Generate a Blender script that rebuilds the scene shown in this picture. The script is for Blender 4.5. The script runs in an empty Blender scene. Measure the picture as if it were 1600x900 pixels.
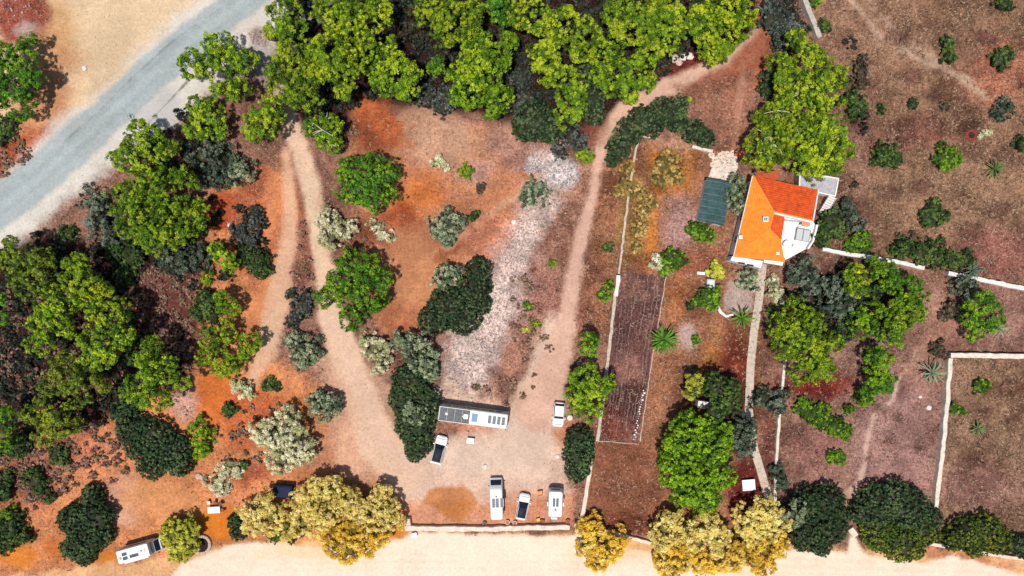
import bpy, math, random
import numpy as np
from mathutils import Vector, Matrix

# ------------------------------------------------------------------ camera, sky, sun
scene = bpy.context.scene
COL = scene.collection
H = 107.0                                   # drone height above the ground, metres
cam_d = bpy.data.cameras.new('camera'); cam = bpy.data.objects.new('camera', cam_d); COL.objects.link(cam)
cam.location = (0, 0, H); cam.rotation_euler = (0, 0, 0)
cam_d.sensor_width = 36.0; cam_d.lens = 36.0 * H / 160.0
cam_d.clip_start = 0.5; cam_d.clip_end = 2000
scene.camera = cam

SUN_EL = math.radians(74); SUN_AZ = math.atan2(-0.47, -0.88)      # azimuth from +Y, clockwise
sun_vec = Vector((math.sin(SUN_AZ) * math.cos(SUN_EL), math.cos(SUN_AZ) * math.cos(SUN_EL), math.sin(SUN_EL)))
world = bpy.data.worlds.new('World'); scene.world = world; world.use_nodes = True
wn = world.node_tree.nodes; wl = world.node_tree.links; wn.clear()
w_out = wn.new('ShaderNodeOutputWorld'); w_bg = wn.new('ShaderNodeBackground'); w_sky = wn.new('ShaderNodeTexSky')
w_sky.sky_type = 'NISHITA'; w_sky.sun_disc = False
w_sky.sun_elevation = SUN_EL; w_sky.sun_rotation = SUN_AZ % (2 * math.pi)
w_bg.inputs['Strength'].default_value = 0.11
wl.new(w_sky.outputs['Color'], w_bg.inputs['Color']); wl.new(w_bg.outputs['Background'], w_out.inputs['Surface'])
sun_d = bpy.data.lights.new('sun', 'SUN'); sun = bpy.data.objects.new('sun', sun_d); COL.objects.link(sun)
sun_d.energy = 5.0; sun_d.angle = math.radians(2.0); sun_d.color = (1.0, 0.965, 0.92)
sun.rotation_euler = sun_vec.to_track_quat('Z', 'Y').to_euler()
scene.view_settings.view_transform = 'Standard'; scene.view_settings.look = 'None'
scene.view_settings.exposure = 0.0; scene.view_settings.gamma = 1.0
scene.view_settings.use_curve_mapping = False
scene.cycles.max_bounces = 6; scene.cycles.diffuse_bounces = 3; scene.cycles.transparent_max_bounces = 4

# ------------------------------------------------------------------ helpers
rng = np.random.default_rng(11)
random.seed(5)

def W(u, v, z=0.0):
    """A place on the plan (decimetres, seen from 107 m up) to metres, for something z metres above the ground."""
    k = (1.0 - z / H) / 10.0
    return ((u - 800.0) * k, (450.0 - v) * k)

def lin(c):
    c = np.asarray(c, float) / 255.0
    return np.where(c <= 0.04045, c / 12.92, ((c + 0.055) / 1.055) ** 2.4)

ALB = 0.59                                   # sunlit look to base colour
def S(r, g, b, k=1.0):
    return tuple(float(x) for x in lin((r, g, b)) * ALB * k)

def hash2(ix, iy, seed):
    h = (ix.astype(np.int64) * 374761393 + iy.astype(np.int64) * 668265263 + seed * 1274126177) & 0x7fffffff
    h = ((h ^ (h >> 13)) * 1103515245) & 0x7fffffff
    return ((h ^ (h >> 16)) & 0xffff) / 65535.0

def vnoise(x, y, s, seed=0):
    x = np.asarray(x, float) / s; y = np.asarray(y, float) / s
    ix = np.floor(x); iy = np.floor(y); fx = x - ix; fy = y - iy
    fx = fx * fx * (3 - 2 * fx); fy = fy * fy * (3 - 2 * fy)
    a = hash2(ix, iy, seed); b = hash2(ix + 1, iy, seed); c = hash2(ix, iy + 1, seed); d = hash2(ix + 1, iy + 1, seed)
    return (a + (b - a) * fx) * (1 - fy) + (c + (d - c) * fx) * fy

def fbm(x, y, s, seed=0, o=4):
    t = 0; a = 0.5; n = 0
    for i in range(o):
        t = t + a * vnoise(x, y, s, seed + i * 17); n += a; s *= 0.5; a *= 0.55
    return t / n

def tag(o, label=None, cat=None, group=None, kind=None):
    if label: o['label'] = label
    if cat: o['category'] = cat
    if group: o['group'] = group
    if kind: o['kind'] = kind
    return o

def empty(name, loc, rz=0.0):
    o = bpy.data.objects.new(name, None); COL.objects.link(o)
    o.empty_display_size = 0.2; o.location = loc; o.rotation_euler = (0, 0, rz)
    return o

def np_mesh(name, verts, faces, colors=None, smooth=False):
    """verts (n,3), faces (m,k) with constant k, colours (n,4) per vertex."""
    verts = np.ascontiguousarray(verts, np.float32); faces = np.ascontiguousarray(faces, np.int32)
    m = bpy.data.meshes.new(name); k = faces.shape[1]
    m.vertices.add(len(verts)); m.vertices.foreach_set('co', verts.ravel())
    m.loops.add(faces.size); m.loops.foreach_set('vertex_index', faces.ravel())
    m.polygons.add(len(faces)); m.polygons.foreach_set('loop_start', np.arange(0, faces.size, k, dtype=np.int32))
    if smooth: m.polygons.foreach_set('use_smooth', np.ones(len(faces), dtype=bool))
    if colors is not None:
        a = m.color_attributes.new('Col', 'FLOAT_COLOR', 'POINT')
        a.data.foreach_set('color', np.ascontiguousarray(colors, np.float32).ravel())
    m.update(calc_edges=True); m.validate()
    return m

def link(name, mesh, mat, parent=None, loc=None):
    o = bpy.data.objects.new(name, mesh); COL.objects.link(o)
    if mat is not None and not mesh.materials: mesh.materials.append(mat)
    if parent is not None: o.parent = parent
    if loc is not None: o.location = loc
    return o

class MB:
    """collects polygons for ONE mesh"""
    def __init__(s): s.v = []; s.f = []
    def add(s, vs, fs):
        n = len(s.v); s.v += [tuple(p) for p in vs]; s.f += [tuple(i + n for i in f) for f in fs]; return s
    def box(s, x0, x1, y0, y1, z0, z1, bev=0.0):
        if bev <= 0:
            return s.add([(x0,y0,z0),(x1,y0,z0),(x1,y1,z0),(x0,y1,z0),(x0,y0,z1),(x1,y0,z1),(x1,y1,z1),(x0,y1,z1)],
                         [(3,2,1,0),(4,5,6,7),(0,1,5,4),(1,2,6,5),(2,3,7,6),(3,0,4,7)])
        b = bev
        L = lambda i, z: [(x0+i,y0+b if i==0 else y0+i,z),(x0+b if i==0 else x0+i,y0+i,z)]
        def loop(i, z):
            if i == 0:
                return [(x0+b,y0,z),(x1-b,y0,z),(x1,y0+b,z),(x1,y1-b,z),(x1-b,y1,z),(x0+b,y1,z),(x0,y1-b,z),(x0,y0+b,z)]
            return [(x0+b,y0+b*.5,z),(x1-b,y0+b*.5,z),(x1-b*.5,y0+b,z),(x1-b*.5,y1-b,z),(x1-b,y1-b*.5,z),(x0+b,y1-b*.5,z),(x0+b*.5,y1-b,z),(x0+b*.5,y0+b,z)]
        return s.loft([loop(0, z0), loop(0, z1 - b), loop(1, z1)])
    def loft(s, loops, cap0=True, cap1=True):
        n = len(loops[0]); vs = [p for l in loops for p in l]; fs = []
        for a in range(len(loops) - 1):
            for i in range(n):
                j = (i + 1) % n
                fs.append((a*n+i, a*n+j, (a+1)*n+j, (a+1)*n+i))
        if cap0: fs.append(tuple(reversed(range(n))))
        if cap1: fs.append(tuple((len(loops)-1)*n + i for i in range(n)))
        return s.add(vs, fs)
    def prism(s, pts, z0, z1):
        ar = sum(pts[i][0]*pts[(i+1)%len(pts)][1]-pts[(i+1)%len(pts)][0]*pts[i][1] for i in range(len(pts)))
        if ar < 0: pts = list(reversed(pts))
        g = lambda z, p: z if not callable(z) else z(p[0], p[1])
        return s.loft([[(p[0],p[1],g(z0,p)) for p in pts], [(p[0],p[1],g(z1,p)) for p in pts]])
    def tube(s, pts, rs, n=6, cap=True):
        loops = []
        for i, p in enumerate(pts):
            p = Vector(p)
            d = (Vector(pts[min(i+1, len(pts)-1)]) - Vector(pts[max(i-1, 0)]))
            d = d.normalized() if d.length > 1e-6 else Vector((0,0,1))
            a = d.orthogonal().normalized(); b = d.cross(a)
            loops.append([tuple(p + (a*math.cos(t) + b*math.sin(t))*rs[i]) for t in [2*math.pi*k/n for k in range(n)]])
        return s.loft(loops, cap, cap)
    def cyl(s, c, r, z0, z1, n=16, r1=None):
        r1 = r if r1 is None else r1
        L = lambda rr, z: [(c[0]+rr*math.cos(2*math.pi*k/n), c[1]+rr*math.sin(2*math.pi*k/n), z) for k in range(n)]
        return s.loft([L(r, z0), L(r1, z1)])
    def lathe(s, c, prof, n=16):
        return s.loft([[(c[0]+max(r,1e-3)*math.cos(2*math.pi*k/n), c[1]+max(r,1e-3)*math.sin(2*math.pi*k/n), z) for k in range(n)] for r, z in prof])
    def pane(s, quad, t=0.02):
        """a thin slab on a quad (counter-clockwise seen from outside)"""
        q = [Vector(p) for p in quad]; nrm = (q[1]-q[0]).cross(q[-1]-q[0]).normalized()*t
        return s.loft([[tuple(p) for p in q], [tuple(p+nrm) for p in q]])
    def build(s, name, mat, parent=None, loc=None, smooth=False):
        m = bpy.data.meshes.new(name); m.from_pydata(s.v, [], s.f); m.validate(); m.update()
        if smooth:
            m.polygons.foreach_set('use_smooth', np.ones(len(m.polygons), dtype=bool))
            try: m.set_sharp_from_angle(angle=math.radians(35))
            except Exception: pass
        return link(name, m, mat, parent, loc)

# ------------------------------------------------------------------ materials
MATS = {}
def mat(name, color, rough=0.7, metal=0.0, noise=0.0, nscale=3.0, spec=0.3, bump=0.0):
    if name in MATS: return MATS[name]
    m = bpy.data.materials.new(name); m.use_nodes = True; nt = m.node_tree; b = nt.nodes['Principled BSDF']
    b.inputs['Base Color'].default_value = (*color, 1); b.inputs['Roughness'].default_value = rough
    b.inputs['Metallic'].default_value = metal; b.inputs['Specular IOR Level'].default_value = spec
    if noise > 0 or bump > 0:
        tc = nt.nodes.new('ShaderNodeTexCoord'); n = nt.nodes.new('ShaderNodeTexNoise')
        n.inputs['Scale'].default_value = nscale; n.inputs['Detail'].default_value = 6; n.inputs['Roughness'].default_value = 0.65
        nt.links.new(tc.outputs['Object'], n.inputs['Vector'])
        mr = nt.nodes.new('ShaderNodeMapRange'); mr.inputs[1].default_value = 0.3; mr.inputs[2].default_value = 0.7
        mr.inputs[3].default_value = 1 - noise; mr.inputs[4].default_value = 1 + noise * 0.6
        nt.links.new(n.outputs['Fac'], mr.inputs['Value'])
        mx = nt.nodes.new('ShaderNodeMix'); mx.data_type = 'RGBA'; mx.blend_type = 'MULTIPLY'; mx.inputs['Factor'].default_value = 1
        mx.inputs['A'].default_value = (*color, 1); nt.links.new(mr.outputs['Result'], mx.inputs['B'])
        nt.links.new(mx.outputs['Result'], b.inputs['Base Color'])
        if bump > 0:
            bp = nt.nodes.new('ShaderNodeBump'); bp.inputs['Strength'].default_value = bump; bp.inputs['Distance'].default_value = 0.05
            nt.links.new(n.outputs['Fac'], bp.inputs['Height']); nt.links.new(bp.outputs['Normal'], b.inputs['Normal'])
    MATS[name] = m
    return m

def leaf_material(name, trans=0.22, rough=0.55):
    m = bpy.data.materials.new(name); m.use_nodes = True; nt = m.node_tree; nt.nodes.clear()
    out = nt.nodes.new('ShaderNodeOutputMaterial'); at = nt.nodes.new('ShaderNodeVertexColor'); at.layer_name = 'Col'
    p = nt.nodes.new('ShaderNodeBsdfPrincipled'); p.inputs['Roughness'].default_value = rough; p.inputs['Specular IOR Level'].default_value = 0.2
    t = nt.nodes.new('ShaderNodeBsdfTranslucent'); mx = nt.nodes.new('ShaderNodeMixShader'); mx.inputs['Fac'].default_value = trans
    nt.links.new(at.outputs['Color'], p.inputs['Base Color']); nt.links.new(at.outputs['Color'], t.inputs['Color'])
    nt.links.new(p.outputs[0], mx.inputs[1]); nt.links.new(t.outputs[0], mx.inputs[2]); nt.links.new(mx.outputs[0], out.inputs['Surface'])
    return m

def ground_material():
    m = bpy.data.materials.new('soil'); m.use_nodes = True; nt = m.node_tree; N = nt.nodes; L = nt.links
    b = N['Principled BSDF']; b.inputs['Roughness'].default_value = 0.95; b.inputs['Specular IOR Level'].default_value = 0.1
    at = N.new('ShaderNodeVertexColor'); at.layer_name = 'Col'
    geo = N.new('ShaderNodeNewGeometry')
    def noise(scale, detail, rough):
        n = N.new('ShaderNodeTexNoise'); n.inputs['Scale'].default_value = scale; n.inputs['Detail'].default_value = detail
        n.inputs['Roughness'].default_value = rough; L.new(geo.outputs['Position'], n.inputs['Vector']); return n
    def mapr(src, a, b_, c, d):
        r = N.new('ShaderNodeMapRange'); r.inputs[1].default_value = a; r.inputs[2].default_value = b_
        r.inputs[3].default_value = c; r.inputs[4].default_value = d; L.new(src, r.inputs['Value']); return r.outputs['Result']
    def math_(op, a, b_):
        q = N.new('ShaderNodeMath'); q.operation = op
        for i, s in enumerate((a, b_)):
            if isinstance(s, (int, float)): q.inputs[i].default_value = s
            else: L.new(s, q.inputs[i])
        return q.outputs[0]
    n1 = noise(0.9, 6, 0.7); n2 = noise(2.3, 3, 0.7); n3 = noise(1.7, 2, 0.6); n4 = noise(5.0, 3, 0.8)
    rough = at.outputs['Alpha']
    v1 = mapr(n1.outputs['Fac'], 0.33, 0.67, -0.28, 0.28)
    v2 = mapr(n2.outputs['Fac'], 0.34, 0.66, -0.55, 0.6)
    v4 = mapr(n4.outputs['Fac'], 0.34, 0.66, -0.42, 0.45)
    amp = math_('ADD', math_('MULTIPLY', rough, 0.85), 0.05)
    tot = math_('ADD', math_('MULTIPLY', math_('ADD', v1, math_('ADD', v2, v4)), amp), 1.0)
    tot = math_('MAXIMUM', tot, 0.15)
    mx = N.new('ShaderNodeMix'); mx.data_type = 'RGBA'; mx.blend_type = 'MULTIPLY'; mx.inputs['Factor'].default_value = 1
    L.new(at.outputs['Color'], mx.inputs['A']); L.new(tot, mx.inputs['B'])
    # pale straw and chippings lying on rough soil
    spk = math_('MULTIPLY', mapr(n4.outputs['Fac'], 0.56, 0.68, 0.0, 0.38), rough)
    mx2 = N.new('ShaderNodeMix'); mx2.data_type = 'RGBA'; L.new(spk, mx2.inputs['Factor'])
    L.new(mx.outputs['Result'], mx2.inputs['A']); mx2.inputs['B'].default_value = (0.42, 0.29, 0.21, 1)
    L.new(mx2.outputs['Result'], b.inputs['Base Color'])
    bp = N.new('ShaderNodeBump'); bp.inputs['Distance'].default_value = 0.06
    L.new(math_('MULTIPLY', rough, 0.7), bp.inputs['Strength']); L.new(n2.outputs['Fac'], bp.inputs['Height'])
    L.new(bp.outputs['Normal'], b.inputs['Normal'])
    return m

M_SOIL = ground_material()
M_LEAF = leaf_material('leaf', 0.25); M_FEATHER = leaf_material('feathery_leaf', 0.45, 0.7); M_STRAW = leaf_material('straw', 0.1, 0.8)
M_BARK = mat('bark', (0.11, 0.075, 0.05), 0.9, noise=0.4, nscale=8, bump=0.5)
M_BARK_G = mat('grey_bark', (0.22, 0.19, 0.16), 0.9, noise=0.4, nscale=8, bump=0.5)
M_PEB = leaf_material('pebble', 0.0, 0.85)

# ------------------------------------------------------------------ the ground: one sheet, coloured by what lies on it
def axis(lo, hi, step, far):
    core = np.arange(lo, hi + 1e-6, step); w = []; d = step * 2; x = 0
    while x < far: x += d; w.append(x); d *= 1.5
    w = np.array(w); return np.concatenate([lo - w[::-1], core, hi + w])
GX = axis(-85, 85, 0.25, 320); GY = axis(-48.5, 48.5, 0.25, 320)
gx, gy = np.meshgrid(GX, GY)
U = gx * 10 + 800; V = 450 - gy * 10                         # plan position in decimetres
WA = (fbm(gx, gy, 6.0, 3) - 0.5); WB = (fbm(gx, gy, 1.6, 31) - 0.5); WC = (fbm(gx, gy, 14.0, 57) - 0.5)

def d_ell(u, v, rx, ry, rot=0.0):
    c, s = math.cos(math.radians(rot)), math.sin(math.radians(rot)); a = U - u; b = V - v
    p = a * c + b * s; q = -a * s + b * c
    return (np.sqrt((p / rx) ** 2 + (q / ry) ** 2) - 1) * min(rx, ry)
def d_line(pts):
    """pts: (u, v, width) with the width changing along the line"""
    best = np.full(U.shape, 1e9)
    for (a, b) in zip(pts[:-1], pts[1:]):
        dx, dy = b[0] - a[0], b[1] - a[1]; t = np.clip(((U - a[0]) * dx + (V - a[1]) * dy) / (dx * dx + dy * dy), 0, 1)
        d = np.hypot(U - a[0] - t * dx, V - a[1] - t * dy) - 0.5 * (a[2] + (b[2] - a[2]) * t)
        best = np.minimum(best, d)
    return best
def d_poly(pts):
    inside = np.zeros(U.shape, bool); best = np.full(U.shape, 1e9); n = len(pts)
    for i in range(n):
        (x1, y1), (x2, y2) = pts[i], pts[(i + 1) % n]; dx, dy = x2 - x1, y2 - y1
        t = np.clip(((U - x1) * dx + (V - y1) * dy) / (dx * dx + dy * dy + 1e-9), 0, 1)
        best = np.minimum(best, np.hypot(U - x1 - t * dx, V - y1 - t * dy))
        if y1 != y2:
            c = ((y1 > V) != (y2 > V)) & (U < dx * (V - y1) / (y2 - y1) + x1); inside ^= c
    return np.where(inside, -best, best)
def mask(d, soft=8, warp=14, fine=8):
    t = np.clip(0.5 - (d + WA * warp * 2 + WB * fine * 2) / (2 * soft), 0, 1)
    return t * t * (3 - 2 * t)

CR = np.empty(U.shape + (4,)); CR[...] = (*S(138, 97, 80), 0.8)
def paint(m, col, rough=None, k=1.0):
    m = m * k
    c = np.array(S(*col))
    CR[..., :3] += (c - CR[..., :3]) * m[..., None]
    if rough is not None: CR[..., 3] += (rough - CR[..., 3]) * m
HT = np.zeros(U.shape)                                        # relief, metres
exec_layers = []
E, Ln, Pg = d_ell, d_line, d_poly
# fields on the east side
paint(mask(Pg([(1290,-400),(2400,-400),(2400,450),(1600,455),(1290,390)]), 12), (128,94,72), 0.95)
paint(mask(E(1400,60,120,30,25), 30, 30), (158,120,96), 0.9, .6)
paint(mask(E(1560,110,60,45), 25, 20), (158,96,72), 0.9, .8)
paint(mask(E(1420,210,60,26), 22, 20), (126,70,62), 0.95, .6)
paint(mask(E(1560,400,60,40), 22, 20), (138,82,74), 0.95, .7)
paint(mask(E(1340,200,26,120), 22, 20), (118,80,72), 0.95, .7)
paint(mask(E(1500,290,120,50), 40, 30), (150,114,88), 0.95, .6)
paint(mask(Ln([(1330,0,9),(1375,55,9),(1450,100,9),(1520,125,9)]), 5, 5, 5), (186,152,128), 0.5, .95)
paint(mask(Ln([(1350,-10,6),(1400,50,6),(1470,100,6),(1540,150,6)]), 4, 5, 5), (182,148,124), 0.5, .85)
paint(mask(Pg([(1230,460),(1600,455),(1600,550),(1490,552),(1462,800),(1225,800)]), 14), (146,106,92), 0.8)
paint(mask(E(1400,690,70,90), 30, 30), (156,116,108), 0.75, .8)
paint(mask(E(1270,605,60,22), 14, 10), (122,34,24), 0.7, .95)
paint(mask(E(1270,690,50,40), 20, 20), (128,82,74), 0.85, .8)
paint(mask(Ln([(1405,590,9),(1395,625,7),(1365,650,6),(1355,690,6),(1345,750,8),(1330,770,16)]), 4, 3, 4), (216,178,160), 0.2, .95)
paint(mask(Ln([(1290,750,8),(1318,762,8),(1330,800,14)]), 5, 3, 4), (190,146,126), 0.3, .7)
paint(mask(Ln([(1465,470,16),(1450,540,14),(1405,590,12)]), 7, 8), (178,134,112), 0.5, .8)
paint(mask(E(1480,540,40,60), 20, 15), (150,104,86), 0.8, .6)
paint(mask(Pg([(1490,556),(2400,556),(2400,880),(1600,872),(1465,840)]), 6), (138,104,82), 0.9)
paint(mask(E(1540,760,70,40), 25, 25), (154,110,98), 0.8, .8)
paint(mask(E(1575,620,40,40), 25, 25), (132,96,72), 0.95, .8)
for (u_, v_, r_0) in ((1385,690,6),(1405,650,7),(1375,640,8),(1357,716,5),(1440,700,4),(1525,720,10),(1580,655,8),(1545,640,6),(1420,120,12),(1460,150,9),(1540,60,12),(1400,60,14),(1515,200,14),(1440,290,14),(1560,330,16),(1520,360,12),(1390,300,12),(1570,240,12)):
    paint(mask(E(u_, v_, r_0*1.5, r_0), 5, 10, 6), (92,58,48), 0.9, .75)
# wooded ground in the west and north, darkened with painted tree shade
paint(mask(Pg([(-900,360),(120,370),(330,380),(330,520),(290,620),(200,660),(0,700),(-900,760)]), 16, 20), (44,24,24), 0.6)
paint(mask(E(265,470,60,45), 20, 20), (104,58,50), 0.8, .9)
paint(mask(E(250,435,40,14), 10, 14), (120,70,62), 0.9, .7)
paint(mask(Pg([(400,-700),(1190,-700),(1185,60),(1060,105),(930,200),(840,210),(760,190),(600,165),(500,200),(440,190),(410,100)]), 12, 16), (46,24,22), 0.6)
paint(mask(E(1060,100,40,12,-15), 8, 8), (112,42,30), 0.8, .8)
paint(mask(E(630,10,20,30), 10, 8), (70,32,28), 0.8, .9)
# the middle: orange earth between the tracks
paint(mask(Pg([(560,180),(760,190),(860,240),(840,330),(760,400),(700,420),(640,520),(600,520),(560,400),(540,240)]), 18, 22), (190,124,88), 0.55)
paint(mask(E(690,215,75,42,12), 18, 20), (190,144,116), 0.5, .95)
paint(mask(E(800,230,50,30,20), 18, 20), (170,124,108), 0.7, .9)
paint(mask(E(590,200,28,40), 10, 12), (150,78,48), 0.6, .9)
paint(mask(E(598,195,34,16,40), 8, 22, 16), (190,100,54), 0.6, .6)
paint(mask(E(520,205,30,22), 10, 10), (84,48,38), 0.8, .8)
paint(mask(E(650,310,45,32,-20), 16, 18), (202,112,56), 0.5, .9)
paint(mask(E(625,340,30,22), 12, 14), (150,66,34), 0.6, .8)
paint(mask(E(640,430,42,70), 18, 18), (204,138,96), 0.3, .9)
paint(mask(E(630,495,30,22), 14, 14), (176,104,72), 0.5, .8)
paint(mask(Ln([(680,408,8),(730,378,8),(800,325,8)]), 4, 6), (158,86,54), 0.4, .7)
paint(mask(Ln([(700,385,9),(745,350,10),(800,310,10),(850,285,9)]), 4, 4), (206,156,124), 0.3, .75)
paint(mask(E(770,380,40,50), 16, 18), (208,134,104), 0.6, .8)
paint(mask(E(560,370,40,22), 12, 14), (128,66,48), 0.7, .85)  # shadow beside the round pine painted into the soil
paint(mask(E(740,270,30,20), 12, 12), (166,128,118), 0.7, .7)
# strip of dry grass west of the drive
paint(mask(Pg([(850,260),(935,260),(905,420),(885,520),(850,610),(770,600),(800,480),(840,380)]), 14, 16), (160,112,92), 0.95)
paint(mask(E(835,480,40,75,12), 18, 20), (136,88,76), 0.9, .9)
paint(mask(E(790,600,40,22), 16, 16), (138,94,78), 0.9, .85)
paint(mask(E(745,615,50,18), 12, 14), (190,140,120), 0.8, .6)
paint(mask(Pg([(930,260),(995,215),(985,300),(965,400),(950,520),(905,560),(915,420)]), 10, 12), (146,96,68), 0.95)
paint(mask(E(920,480,22,60,10), 12, 12), (150,96,72), 0.95, .7)
# gravel
m_gravel = np.maximum(mask(Ln([(860,255,50),(850,300,36),(822,360,50),(792,440,62),(748,540,84),(720,600,60)]), 20, 22, 20), 0)
paint(m_gravel, (210,186,174), 0.85, .8)
paint(mask(E(845,440,30,60,15), 18, 20), (158,108,96), 0.9, .5)
m_rub1 = mask(E(875,268,24,24), 7, 8); m_rub2 = mask(E(832,263,18,11), 5, 5)
paint(np.maximum(m_rub1, m_rub2), (200,184,178), 1.0)
HT += 0.25 * (m_rub1 + m_rub2) * (0.4 + vnoise(gx, gy, 0.6, 5)) + 0.06 * m_gravel * (vnoise(gx, gy, 0.5, 9) - .3)
# western clearing and its earth
paint(mask(Pg([(320,290),(450,250),(470,330),(440,440),(420,560),(500,600),(520,700),(640,760),(640,850),(280,880),(0,905),(-900,1000),(-900,720),(60,690),(180,640),(300,600),(310,520),(330,400)]), 16, 22), (206,132,86), 0.6)
paint(mask(E(350,330,28,30), 10, 10), (172,72,36), 0.5, .9)
paint(mask(E(400,350,40,90,5), 14, 16), (152,80,52), 0.7, .9)
paint(mask(E(425,330,16,60,5), 8, 8), (212,132,88), 0.4, .8)
paint(mask(E(418,480,26,70,15), 12, 12), (220,140,90), 0.25, .8)
paint(mask(E(340,620,40,40), 16, 18), (206,108,46), 0.4, .9)
paint(mask(E(390,660,40,50,30), 16, 18), (186,92,50), 0.6, .8)
paint(mask(E(290,630,20,26), 10, 10), (190,146,130), 0.7, .9)
paint(mask(E(390,740,40,18,-20), 10, 12), (160,76,48), 0.6, .8)
paint(mask(E(500,710,50,36), 16, 18), (196,136,104), 0.5, .7)
paint(mask(E(560,735,40,28), 14, 14), (184,130,100), 0.6, .8)
paint(mask(E(470,640,30,30), 12, 14), (190,112,66), 0.5, .6)
paint(mask(E(140,700,110,36,15), 20, 24), (186,116,82), 0.7, .8)
paint(mask(E(60,720,70,46), 20, 24), (158,98,80), 0.85, .8)
paint(mask(E(30,760,60,50), 22, 24), (150,86,66), 0.8, .7)
paint(mask(E(150,650,18,34,20), 10, 12), (140,62,40), 0.6, .9)
paint(mask(E(195,780,26,34), 12, 12), (206,160,138), 0.5, .9)
paint(mask(E(250,780,60,34,10), 18, 16), (222,150,98), 0.3, .8)
paint(mask(E(345,820,34,28), 10, 10), (226,128,40), 0.2, .95)
paint(mask(E(175,875,30,14), 8, 8), (224,132,42), 0.2, .95)
paint(mask(E(30,870,34,16), 8, 8), (218,128,48), 0.3, .9)
paint(mask(E(85,855,20,18), 8, 8), (200,110,50), 0.4, .8)
paint(mask(E(640,790,20,50), 10, 8), (226,142,92), 0.3, .9)
paint(mask(E(610,830,26,24), 10, 8), (220,130,40), 0.3, .9)
# tracks
TR1 = [(415,70,22),(440,150,26),(468,230,28),(490,320,30),(502,400,30),(520,500,40),(556,600,56),(590,690,60),(650,755,64),(740,745,70)]
m_t1 = mask(Ln(TR1), 6, 5, 5)
paint(mask(Pg([(500,560),(600,560),(640,720),(700,770),(600,760),(530,720)]), 18, 18), (220,172,142), 0.3, .75)
paint(m_t1, (230,190,160), 0.2)
paint(mask(Ln([(478,280,12),(494,350,14),(505,420,12)]), 6, 4), (232,200,166), 0.15, .9)
paint(mask(Ln([(520,500,14),(560,600,18),(605,690,22),(670,750,24)]), 8, 5), (230,190,164), 0.15, .8)
TR2 = [(448,240,16),(454,330,20),(450,400,32),(434,470,42),(414,550,30),(392,600,14)]
m_t2 = mask(Ln(TR2), 7, 4, 4); paint(m_t2, (228,178,144), 0.18, .95)
paint(mask(E(425,520,16,40,12), 10, 8), (222,182,148), 0.2, .8)
paint(mask(Ln([(463,280,8),(475,350,10),(485,430,12)]), 5, 5), (140,76,54), 0.6, .7)
paint(mask(E(470,420,12,50), 8, 8), (130,78,62), 0.8, .8)
paint(mask(E(535,640,16,70,-8), 10, 10), (218,160,126), 0.3, .4)
# clearing where the vehicles stand
m_clear = mask(Pg([(700,600),(790,640),(830,560),(855,490),(890,500),(885,560),(868,600),(880,680),(892,770),(895,822),(640,822),(640,780),(660,740),(640,720),(690,690),(740,672),(680,640)]), 14, 14, 8)
paint(m_clear, (224,186,162), 0.3)
paint(mask(E(740,715,70,30), 24, 20), (230,200,178), 0.15, .8)
paint(mask(E(820,700,50,60), 26, 20), (230,198,174), 0.15, .8)
paint(mask(Pg([(640,792),(760,786),(900,770),(902,826),(636,826)]), 10, 14, 12), (214,142,104), 0.4, .85)
paint(mask(E(810,790,60,28), 10, 12), (206,134,98), 0.45, .6)
paint(mask(E(705,776,38,22,14), 5, 16, 10), (200,126,72), 0.3, .9)
paint(mask(E(716,795,18,14), 5, 12, 8), (204,130,74), 0.3, .9)
paint(mask(E(735,668,40,9,5), 6, 8), (196,124,88), 0.6, .6)
paint(mask(E(880,680,14,22), 8, 8), (206,128,84), 0.5, .7)
# the drive that runs north along the garden wall
TR3 = [(1205,40,34),(1160,90,36),(1095,118,28),(1030,142,24),(975,172,22),(943,212,18),(934,260,15),(926,310,16),(908,370,20),(895,430,24),(888,490,26),(872,560,40),(840,640,70)]
m_t3 = mask(Ln(TR3), 6, 4, 4)
paint(m_t3, (224,178,154), 0.2)
paint(mask(Pg([(1190,-200),(1215,-200),(1215,60),(1200,120),(1165,150),(1120,150),(1070,140),(1140,100),(1180,60)]), 9, 8), (166,92,62), 0.45, .9)
paint(mask(Pg([(1060,140),(1180,110),(1160,240),(1125,240),(1110,190),(1080,150)]), 10, 10), (142,94,74), 0.85, .9)
paint(mask(Ln([(1160,110,10),(1156,170,8),(1145,240,10)]), 5, 4), (180,128,104), 0.4, .8)
paint(mask(E(930,205,24,18,-30), 8, 8), (140,74,56), 0.6, .6)
# house garden
paint(mask(Pg([(1000,215),(1120,235),(1150,260),(1140,420),(1190,420),(1190,780),(1190,830),(1010,850),(905,825),(940,650),(968,400)]), 5, 4), (150,100,72), 0.85)
paint(mask(Pg([(1010,225),(1090,228),(1080,300),(1015,310)]), 10, 8), (158,96,42), 0.8, .9)
paint(mask(E(1045,225,34,12), 8, 8), (176,130,104), 0.8, .8)
paint(mask(E(985,340,20,70,6), 8, 8), (150,112,60), 0.9, .9)
paint(mask(E(1020,355,10,45,6), 8, 8), (186,112,34), 0.8, .8)
paint(mask(E(1060,350,28,46), 12, 12), (156,118,110), 0.9, .9)
paint(mask(E(1005,405,40,9,4), 6, 6), (120,70,36), 0.8, .8)
paint(mask(E(1080,410,50,24), 16, 16), (128,72,54), 0.8, .8)
paint(mask(E(1060,470,20,34), 10, 10), (168,100,58), 0.8, .8)
paint(mask(E(1075,528,18,24), 8, 8), (190,160,150), 0.5, .9)
paint(mask(E(1110,560,16,60,8), 10, 10), (168,110,50), 0.8, .7)
paint(mask(E(1145,590,28,80,4), 12, 10), (122,44,26), 0.7, .9)
paint(mask(E(1040,610,36,50,10), 18, 14), (158,104,74), 0.8, .7)
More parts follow.
